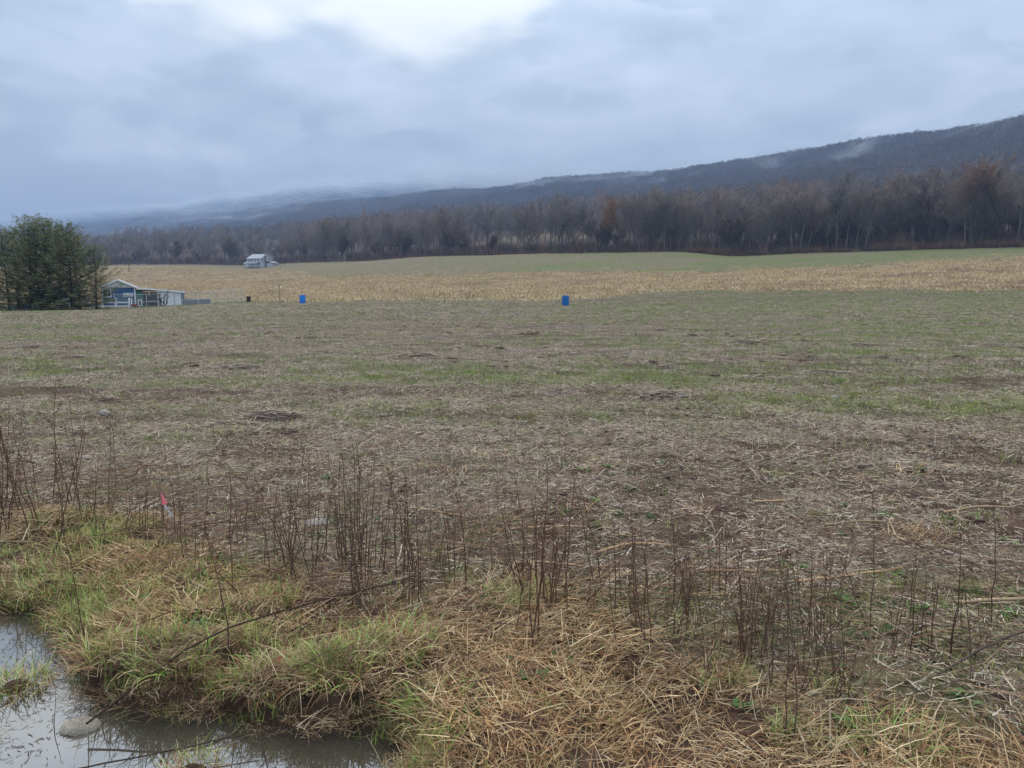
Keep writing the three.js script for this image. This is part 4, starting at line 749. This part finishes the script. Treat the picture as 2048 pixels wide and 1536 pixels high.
// dead weed stalks
function weed(seed, o) {
  R = rng(seed); const S = new GB(), T = new GB(), c = o.c ?? [0.13, 0.07, 0.048], n = 7;
  for (let st = 0; st < (o.stems ?? 1); st++) {
  const pts = [], rad = [], up = st ? rr(0.55, 0.95) : 1;
  let x = st ? rr(-0.07, 0.07) : 0, z = st ? rr(-0.07, 0.07) : 0; const lx = rr(-0.12, 0.12), lz = rr(-0.12, 0.12);
  let yy0 = -0.03; for (let k = 0; k <= n; k++) { const f = k / n, snap = o.broken && f > o.broken; pts.push([x, yy0, z]); yy0 += (snap ? -0.35 : up) / n; if (snap) x += 0.85 / n; rad.push(mix(0.0042, 0.0012, f) * (o.thick ?? 1)); x += (lx * (0.4 + f) + rr(-0.08, 0.08)) / n; z += (lz * (0.4 + f) + rr(-0.08, 0.08)) / n; }
  S.tube(pts, rad, 5, c);
  for (let k = 0; k < o.twigs; k++) {
    const f = mix(o.from, 0.98, R()), q = f * n, a = Math.min(n - 1, Math.floor(q)), t = q - a, b = [0, 1, 2].map((i) => mix(pts[a][i], pts[a + 1][i], t)), y = rr(0, 6.28), l = o.len * rr(0.4, 1.1) * mix(1.1, 0.45, f), u = rr(0.7, 1.5);
    const e = [b[0] + Math.cos(y) * l * 0.62, b[1] + l * u * 0.6, b[2] + Math.sin(y) * l * 0.62], m = [mix(b[0], e[0], 0.55), mix(b[1], e[1], 0.42), mix(b[2], e[2], 0.55)];
    T.tube([b, m, e], [0.0014, 0.001, 0.0006], 3, vary(c, 0.25));
    for (let s = 0; s < (o.seeds ?? 2); s++) { const g = rr(0.3, 1), w = [mix(b[0], e[0], g), mix(b[1], e[1], g), mix(b[2], e[2], g)], ss = rr(0.003, 0.007), yy = rr(0, 6.28); T.tri([w[0] - Math.cos(yy) * ss, w[1], w[2] - Math.sin(yy) * ss], [w[0] + Math.cos(yy) * ss, w[1] + ss * 0.4, w[2] + Math.sin(yy) * ss], [w[0], w[1] + ss * 1.7, w[2]], vary([0.1, 0.062, 0.045], 0.3)); }
  }
  }
  return { stem: S.build(true), twigs: T.build() };
}
{
  const kinds = [weed(11, { twigs: 9, from: 0.55, len: 0.14, stems: 3 }), weed(12, { twigs: 5, from: 0.6, len: 0.1, seeds: 3 }), weed(13, { twigs: 22, from: 0.25, len: 0.3, seeds: 3, thick: 1.2 }), weed(14, { twigs: 12, from: 0.4, len: 0.18, stems: 2, c: [0.16, 0.095, 0.062] }), weed(15, { twigs: 3, from: 0.7, len: 0.07, c: [0.1, 0.062, 0.048] }), weed(16, { twigs: 20, from: 0.35, stems: 2, len: 0.22, seeds: 4, c: [0.12, 0.08, 0.06] }), weed(17, { twigs: 7, from: 0.3, len: 0.35, seeds: 2, broken: 0.62 }), weed(18, { twigs: 4, from: 0.5, len: 0.2, broken: 0.45, c: [0.3, 0.21, 0.13] }), weed(19, { twigs: 10, from: 0.3, len: 0.4, seeds: 4, stems: 3 })];
  const mat = vmat(0.7), proto = kinds.map((k) => { const o = new THREE.Group(); part('stem', k.stem, mat, o); part('twigs', k.twigs, mat, o); return o; });
  const fresh = kinds.map(() => true);
  R = rng(91);
  const put = (k, px, py, tall, label, lean = 0.09) => {
    const u = (px - 1024) / FOCAL, v = (768 - py) / FOCAL, dz = CP - v * SP, dy = SP + v * CP, D = -EYE / dy * dz, p = G(u / dz * D, D); p[1] = Math.max(p[1], WATER - 0.03);
    const o = fresh[k] ? proto[k] : proto[k].clone(); fresh[k] = false;
    o.name = numbered('weed_stalk'); o.position.set(...p); o.rotation.set(rr(-lean, lean), rr(0, 6.28), rr(-lean, lean)); const w = rr(0.85, 1.25) * Math.sqrt(tall); o.scale.set(w, tall, w); scene.add(o);
    tag(o, label, 'weed', 'dead weed stalks along the field edge');
  };
  put(2, 38, 1030, 1.2, 'tall branching dead weed at the far left of the field edge'); put(2, 104, 1010, 0.95, 'branching dead weed leaning beside the tall one at far left', 0.2);
  put(1, 175, 1300, 0.72, 'single dark stalk rising from the bank left of the grass tussocks', 0.05); put(4, 468, 1330, 0.78, 'thin dark stalk crossing the long fallen stick on the bank', 0.05);
  put(0, 1075, 1290, 0.85, 'dark double looking stalk in the middle foreground'); put(5, 1570, 1475, 0.6, 'bent dark stalk at the bottom right foreground', 0.06);
  put(4, 104, 1415, 0.2, 'short black stem standing in the puddle near the islet', 0.03); put(4, 158, 1385, 0.14, 'short black stem standing in the puddle by the bank', 0.1); put(4, 545, 1560, 0.42, 'thin dark stem standing in the lower puddle', 0.05);
  const clusters = [[590, 1130, 150, 60, 24, 0.45, 0.85], [735, 1165, 130, 60, 28, 0.45, 0.95], [880, 1160, 130, 60, 18, 0.4, 0.8], [70, 1045, 130, 60, 28, 0.6, 1.15], [330, 1090, 150, 40, 20, 0.35, 0.7], [1090, 1210, 130, 70, 18, 0.35, 0.8], [1340, 1260, 140, 80, 22, 0.3, 0.75], [1480, 1290, 120, 80, 24, 0.3, 0.8], [1690, 1320, 170, 100, 22, 0.3, 0.75], [1900, 1330, 150, 100, 16, 0.3, 0.75], [520, 1290, 260, 60, 14, 0.1, 0.3]];
  const where = ['dark dead weed stalk in the loose stand left of the middle', 'dark dead weed stalk in the dense stand left of the middle', 'thin dead weed stalk just left of the picture middle', 'dead weed stalk in the stand at the far left', 'short dead weed stalk near the pink ribbon', 'dead weed stalk in the sparse stand at the middle', 'dead weed stalk in the stand right of the middle', 'dead weed stalk in the tangled stand right of the middle', 'dead weed stalk in the sparse right hand stand', 'dead weed stalk at the far right of the field edge', 'cut off dark weed stub on the grassy bank'];
  clusters.forEach(([cx, cy, sx, sy, n, lo, hi], c) => { for (let k = 0; k < n; k++) put(c === 10 ? 4 : pick([0, 1, 3, 4, 5, 1, 4, 6, 7, 8, 8]), cx + (rr(-1, 1) + rr(-1, 1)) * 0.5 * sx * 1.3, cy + (rr(-1, 1) + rr(-1, 1)) * 0.5 * sy * 1.3, rr(lo, hi) * rr(0.7, 1), where[c], R() < 0.2 ? 0.7 : 0.2); });
}
// grass tussocks
{
  const make = (seed, o) => { R = rng(seed); const L = new GB(), D = new GB(); for (let i = 0; i < o.n; i++) { const y = rr(0, 6.28), d = Math.sqrt(R()) * o.r * 0.8, x = Math.cos(y) * d, z = Math.sin(y) * d, yw = y + rr(-1.5, 1.5); if (R() < o.live) L.blade(x, -0.02, z, yw, rr(0.35, 1.15) * o.len, rr(0.05, 0.9), rr(0.2, 1.7), rr(0.004, 0.0085) * (o.w ?? 1), vary(pick(LIVE.concat([[0.3, 0.38, 0.12]])), 0.2), 4); else D.blade(x, -0.02, z, yw, rr(0.5, 1.2) * o.len, rr(0.4, 1.2), rr(0.6, 1.9), rr(0.003, 0.007) * (o.w ?? 1), vary(pick(THATCH), 0.2), 4); } return [L.build(), D.build()]; };
  const v = [make(21, { n: 250, r: 0.3, len: 0.25, live: 0.68 }), make(22, { n: 250, r: 0.3, len: 0.22, live: 0.3 }), make(23, { n: 520, r: 0.16, len: 0.12, live: 0.3, w: 0.55 }), make(24, { n: 200, r: 0.22, len: 0.22, live: 0.8 })];
  const kit = v.map(([a, b]) => { const o = new THREE.Group(); part('green_blades', a, leafMat, o); part('dead_blades', b, coverMat, o); return o; }), fresh = [1, 1, 1, 1];
  R = rng(95);
  for (const [k, x, d, s, label] of [
    [0, -1.42, 2.98, 1.05, 'large green tussock overhanging the puddle bank'], [1, -1.7, 3.06, 0.95, 'brownish tussock on the bank left of the large green one'], [3, -1.55, 3.82, 0.85, 'broad bladed green tussock on the bank, farther back'], [3, -1.22, 3.72, 0.95, 'green tussock with pale blades, middle of the bank'],
    [0, -0.5, 3.06, 1.1, 'big arching tussock with straw skirt at the right end of the puddle'], [3, -0.08, 3.72, 0.7, 'small green tussock among the stalks at middle'], [1, -1.13, 2.46, 0.62, 'small tussock standing in the lower puddle'], [2, -2.13, 3.04, 1.0, 'round mossy islet tuft in the puddle'], [2, -2.05, 2.62, 0.7, 'low mossy tuft at the left water edge, nearest'],
    [2, -1.0, 2.93, 1.15, 'low turf hummock between the two arms of water'], [2, -0.72, 2.9, 1.3, 'brown turf hummock above the lower puddle'], [0, 1.32, 2.42, 0.95, 'bright green tussock at the bottom right corner area'], [3, 1.0, 2.5, 0.7, 'smaller green tussock left of the bottom right one'], [1, -0.86, 3.2, 0.9, 'dry brown tussock behind the seep pool'],
    [2, -2.5, 3.88, 0.95, 'turf tuft at the back shore of the puddle'], [1, -2.2, 3.62, 0.85, 'drooping brown tussock on the left shore'], [1, -1.93, 3.34, 0.9, 'drooping brown tussock right of the left shore one'], [0, -0.26, 2.64, 0.9, 'straw coloured tussock drooping into the end of the puddle'], [1, 0.35, 2.7, 0.8, 'dry tussock in the bottom middle'], [3, -2.55, 4.6, 0.8, 'green tuft below the pink ribbon'], [3, 1.9, 3.2, 0.5, 'small green tuft by the dark branch at right'],
    [3, -3.0, 4.3, 0.7, 'grass tuft at the far left above the puddle'], [1, 0.9, 3.0, 0.7, 'dry tussock right of the middle foreground'], [1, -1.9, 3.5, 0.8, 'matted brown tussock behind the puddle shore'],
  ]) { const o = fresh[k] ? kit[k] : kit[k].clone(); fresh[k] = 0; const p = G(x, d); o.name = numbered('grass_tussock'); o.position.set(p[0], p[1] - 0.01, p[2]); o.rotation.y = rr(0, 6.28); o.scale.setScalar(s * (k === 2 ? 1.05 : 0.66)); scene.add(o); tag(o, label, 'tussock', 'grass tussocks by the puddle'); }
}
// straw heaps turned up in the field
{
  R = rng(97);
  const lump = [0, 1, 2].map((s) => { const g = new THREE.SphereGeometry(1, 22, 10, 0, 6.283, 0, 1.75), a = g.attributes.position; for (let k = 0; k < a.count; k++) { const x = a.getX(k), y = a.getY(k), z = a.getZ(k), n = 0.62 + 0.75 * fbm(x * 2.3 + s * 9, z * 2.3 + y, 3); a.setXYZ(k, x * n, y * n * 0.9, z * n); } g.computeVertexNormals(); return g; });
  const hay = [0, 1, 2].map((s) => { R = rng(970 + s); const g = new GB(); for (let i = 0; i < 380; i++) { const y = rr(0, 6.28), e = Math.acos(R()), n = rr(0.75, 1.0), x = Math.sin(e) * Math.cos(y) * n, z = Math.sin(e) * Math.sin(y) * n; g.straw(x, Math.cos(e) * 0.82 * n + 0.03, z, rr(0, 6.28), rr(0.3, 0.9), rr(0.014, 0.03), rr(-0.5, 0.5), rr(-0.15, 0.15), vary(pick(DRY), 0.3)); } return g.build(); });
  const earth = std(0.085, 0.06, 0.046, 0.95), heap = (px, py, w, h, label, d = 0.6) => {
    const u = (px - 1024) / FOCAL, v = (768 - py) / FOCAL, dz = CP - v * SP, dy = SP + v * CP, D = -EYE / dy * dz, p = G(u / dz * D, D), k = Math.floor(R() * 3);
    const o = thing('straw_heap', [p[0], p[1] - 0.02, p[2]], rr(-0.3, 0.3), label, 'heap', 'heaps of straw and soil in the field'); o.scale.set(w / 2, h, w / 2 * d);
    part('soil', lump[k].clone().scale(0.86, 0.82, 0.86), earth, o); part('straw_cover', hay[k], coverMat, o);
  };
  heap(1328, 796, 0.75, 0.17, 'largest straw and soil heap, right of the middle field'); heap(545, 838, 0.95, 0.15, 'long low straw heap left of the middle field', 0.45); heap(470, 852, 0.8, 0.09, 'flat straw swath running left from the long low heap', 0.4);
  heap(612, 676, 0.9, 0.12, 'dark straw heap in the left far field'); heap(1058, 670, 0.9, 0.17, 'pointed straw heap in the middle far field'); heap(872, 663, 0.8, 0.13, 'small dark heap left of the pointed far heap'); heap(1336, 735, 0.6, 0.13, 'small heap right of the middle, before the largest one is passed', 0.5);
  heap(1490, 686, 1.2, 0.13, 'pale straw heap in the right far field'); heap(1720, 690, 1.2, 0.1, 'low straw heap farther right in the far field'); heap(835, 715, 1.0, 0.12, 'low pale heap near the middle of the field'); heap(740, 750, 0.7, 0.1, 'brown heap beside the green streak left of the middle'); heap(920, 770, 0.7, 0.09, 'low brown heap under the green streak'); heap(205, 797, 0.6, 0.1, 'low heap in the left field'); heap(480, 735, 1.1, 0.1, 'wide low heap in the left middle field', 0.4); heap(280, 698, 1.1, 0.09, 'low straw patch heap toward the left far field'); heap(1650, 745, 1.1, 0.1, 'pale straw bank in the right field', 0.4); heap(1110, 634, 1.2, 0.12, 'small heap just below the middle blue drum'); heap(1400, 612, 1.4, 0.13, 'small dark heap near the stubble edge at right'); heap(435, 668, 0.8, 0.1, 'small dark heap at the left far field'); heap(150, 715, 0.8, 0.08, 'low straw heap by the tall weed at left');
}
// ribbon stake, stones, branches
{
  const p = G(-2.32, 4.86), s = thing('survey_stake', p, 0.2, 'thin survey stake with pink ribbon and white tag at the left field edge', 'stake');
  const g = new GB(); g.tube([[0, -0.05, 0], [0.005, 0.3, 0]], [0.006, 0.005], 6, [0.12, 0.09, 0.07]); part('stake', g.build(true), vmat(0.7), s); s.scale.setScalar(0.66);
  const cloth = (pts, w) => { const b = new GB(); b.ribbon(pts, 0.96, 0.1, 0.25, w, [1, 1, 1], 1); return b; };
  const f = new GB(); { const P = [[-0.006, 0.335, 0.008], [0.002, 0.30, 0.014], [0.012, 0.265, 0.02], [0.02, 0.225, 0.026], [0.022, 0.212, 0.03]], W = [0.006, 0.022, 0.034, 0.058, 0.05]; let a0, b0; P.forEach((q, k) => { const a = f.v(q[0] - W[k] / 2, q[1], q[2] - 0.006, [1, 1, 1]), m = f.v(q[0], q[1] + 0.002, q[2] + 0.014, [1, 1, 1]), b = f.v(q[0] + W[k] / 2, q[1] + 0.004, q[2] - 0.004, [1, 1, 1]); if (k) f.i.push(a0, a0 + 1, m, a0, m, a, a0 + 1, a0 + 2, b, a0 + 1, b, m); a0 = a; }); }
  part('pink_ribbon', f.build(), std(0.8, 0.17, 0.22, 0.6), s);
  const t = cloth([[0.026, 0.212, 0.03], [0.042, 0.175, 0.036], [0.06, 0.15, 0.03], [0.078, 0.115, 0.036], [0.088, 0.085, 0.034]], 0.024); part('white_tag', t.build(), std(0.72, 0.74, 0.78, 0.5), s);

  const rock = (x, d, w, h, m, label, seed, name = 'stone') => { const q = G(x, d), ge = new THREE.IcosahedronGeometry(1, 4), a = ge.attributes.position; for (let k = 0; k < a.count; k++) { const X = a.getX(k), Y = a.getY(k), Z = a.getZ(k), n = 0.8 + 0.3 * fbm(X * 1.7 + seed, Z * 1.7 + Y * 1.3, 3) + 0.05 * fbm(X * 6, Z * 6 + Y * 5 + seed, 2); a.setXYZ(k, X * n * w / 2, Y * n * h, Z * n * w * 0.38); } ge.computeVertexNormals(); const o = top(name, ge, m, label, 'stone', 'stones in the field and puddle'); o.position.set(q[0], Math.max(q[1], WATER - 0.02) + h * 0.45, q[2]); return o; };
  const cream = std(0.62, 0.56, 0.47, 0.8, { bumpMap: soilBump, bumpScale: 0.004, map: soilMap }), pale = std(0.24, 0.21, 0.18, 0.85), tan = std(0.3, 0.22, 0.15, 0.9);
  rock(-1.68, 2.74, 0.15, 0.04, cream, 'pale cream stone sitting in the puddle', 1);
  rock(-5.1, 9.3, 0.15, 0.05, pale, 'pale flat stone in the left field', 4); rock(-4.05, 7.0, 0.14, 0.03, pale, 'pale stone behind the pink ribbon stake', 5); rock(4.7, 10.85, 0.12, 0.06, pale, 'small white stone in the right field', 6); rock(3.9, 6.55, 0.12, 0.03, tan, 'flat tan stone in the right field', 8); rock(-1.32, 4.95, 0.18, 0.025, pale, 'flat grey stone behind the dense weed stand', 9);
  R = rng(99);
  const branch = (pts, r0, r1, c, label, name) => { const b = new GB(), P = pts.map(([x, d, y]) => { const q = G(x, d); return [q[0], Math.max(q[1], WATER) + y, q[2]]; }), Q = []; const cv = new THREE.CatmullRomCurve3(P.map((q) => new THREE.Vector3(...q))); for (let k = 0; k <= 14; k++) { const v = cv.getPoint(k / 14); Q.push([v.x + rr(-0.004, 0.004), v.y + rr(-0.003, 0.003), v.z]); } b.tube(Q, Q.map((_, k) => mix(r0, r1, k / 14)), 6, c); for (let k = 2; k < 13; k += 3) { const q = Q[k]; b.tube([q, [q[0] + rr(-0.02, 0.02), q[1] - rr(0.02, 0.05), q[2] + rr(-0.03, 0.03)]], [r1, r1 * 0.4], 3, c); } return top(name, b.build(true), vmat(0.8), label, 'branch', 'fallen branches and stalks'); };
  branch([[-1.62, 2.68, 0.05], [-1.3, 2.98, 0.16], [-1.0, 3.42, 0.14], [-0.62, 3.8, 0.07]], 0.0045, 0.0035, [0.05, 0.032, 0.025], 'long thin dark branch lying across the bank down to the puddle', 'fallen_branch');
  branch([[-1.75, 2.34, 0.04], [-1.3, 2.5, 0.045], [-0.95, 2.62, 0.06]], 0.003, 0.0025, [0.05, 0.035, 0.028], 'thin dark stem reaching over the lower puddle water', 'fallen_branch');
  branch([[1.7, 2.86, 0.02], [2.05, 3.05, 0.06], [2.5, 3.2, 0.12]], 0.0055, 0.006, [0.10, 0.075, 0.06], 'thick grey brown branch at the right edge of the verge', 'fallen_branch');
  for (const [x, d, a, l] of [[0.75, 4.5, 0.15, 0.5], [1.2, 4.05, -0.3, 0.6], [0.35, 4.9, 0.05, 0.7], [1.95, 5.5, 0.1, 0.3], [2.3, 4.9, -0.1, 0.4], [2.65, 3.6, 0.05, 0.9], [1.85, 3.95, 0.3, 0.7], [-0.5, 5.2, -0.4, 0.5], [0.2, 4.2, -0.2, 0.4], [3.3, 5.2, 0.12, 0.5]]) branch([[x - Math.cos(a) * l / 2, d - Math.sin(a) * l / 2, 0.02], [x, d, 0.035], [x + Math.cos(a) * l / 2, d + Math.sin(a) * l / 2, 0.025]], 0.009, 0.007, vary([0.4, 0.27, 0.16], 0.15), 'tan dry corn stalk lying flat on the mud at the field edge', 'corn_stalk');
}

// ---------------------------------------------------------------- low cloud torn along the ridge
{
  const nt = 170, nr = 30, shells = 16, P = [], C = [], I = [];
  for (let k = 0; k < shells; k++) {
    const base = P.length / 3;
    for (let j = 0; j < nr; j++) for (let i = 0; i < nt; i++) {
      const th = mix(-0.78, 0.66, i / (nt - 1)), t = mix(0.72, 1.3, j / (nr - 1)), r = t * ridgeR(th), x = Math.sin(th) * r, z = -Math.cos(th) * r;
      const lift = 3 + k * 6 + 5 * (fbm(x * 0.01 + k * 3, z * 0.01, 2) - 0.5);
      P.push(x, height0(x, z) + lift, z);
      const n = fbm(th * 14 + k * 0.16, t * 8 - k * 0.3, 4), m = fbm(th * 42 + k * 0.1, t * 24 + k * 0.4, 3);
      const left = 1 - sstep(-0.25, 0.16, th), wisp = (sstep(0.55, 0.72, fbm(th * 12 + 40, 3.3, 3)) * 0.6 + Math.exp(-(((th - bearing(1690)) / 0.02) ** 2)) + Math.exp(-(((th - bearing(1330)) / 0.03) ** 2)) + 0.8 * Math.exp(-(((th - bearing(1930)) / 0.025) ** 2))) * (1 - k / shells);
      let a = sstep(0.84, 1.06, t + (n - 0.5) * 0.36 * left + (m - 0.5) * 0.16) * left * sstep(0.22, 0.62, n + 0.2 * left);
      a *= (1 - sstep(1.1, 1.3, t)) * sstep(0, 0.06, i / (nt - 1)) * (1 - 0.8 * sstep(0.5, 1, k / (shells - 1)));
      a = Math.max(a, 0.7 * wisp * sstep(0.8, 0.94, t + (m - 0.5) * 0.1) * (1 - sstep(0.95, 1.0, t)) * (k < 6 ? 1 : 0) * sstep(0.42, 0.6, m));
      C.push(0.63, 0.70, 0.77, clamp(a * 0.5));
      if (i < nt - 1 && j < nr - 1) { const q = base + j * nt + i; I.push(q, q + 1, q + nt + 1, q, q + nt + 1, q + nt); }
    }
  }
  const g = new THREE.BufferGeometry(); g.setAttribute('position', new THREE.Float32BufferAttribute(P, 3)); g.setAttribute('color', new THREE.Float32BufferAttribute(C, 4)); g.setIndex(I); g.computeVertexNormals();
  const m = new THREE.MeshPhysicalMaterial({ color: 0xffffff, vertexColors: true, transparent: true, roughness: 1, specularIntensity: 0, transmission: 0.55, thickness: 0, side: THREE.DoubleSide });
  top('ridge_cloud', g, m, 'low grey cloud torn along the top of the mountain ridge', 'cloud', null, 'stuff');
}
renderer.render(scene, camera);
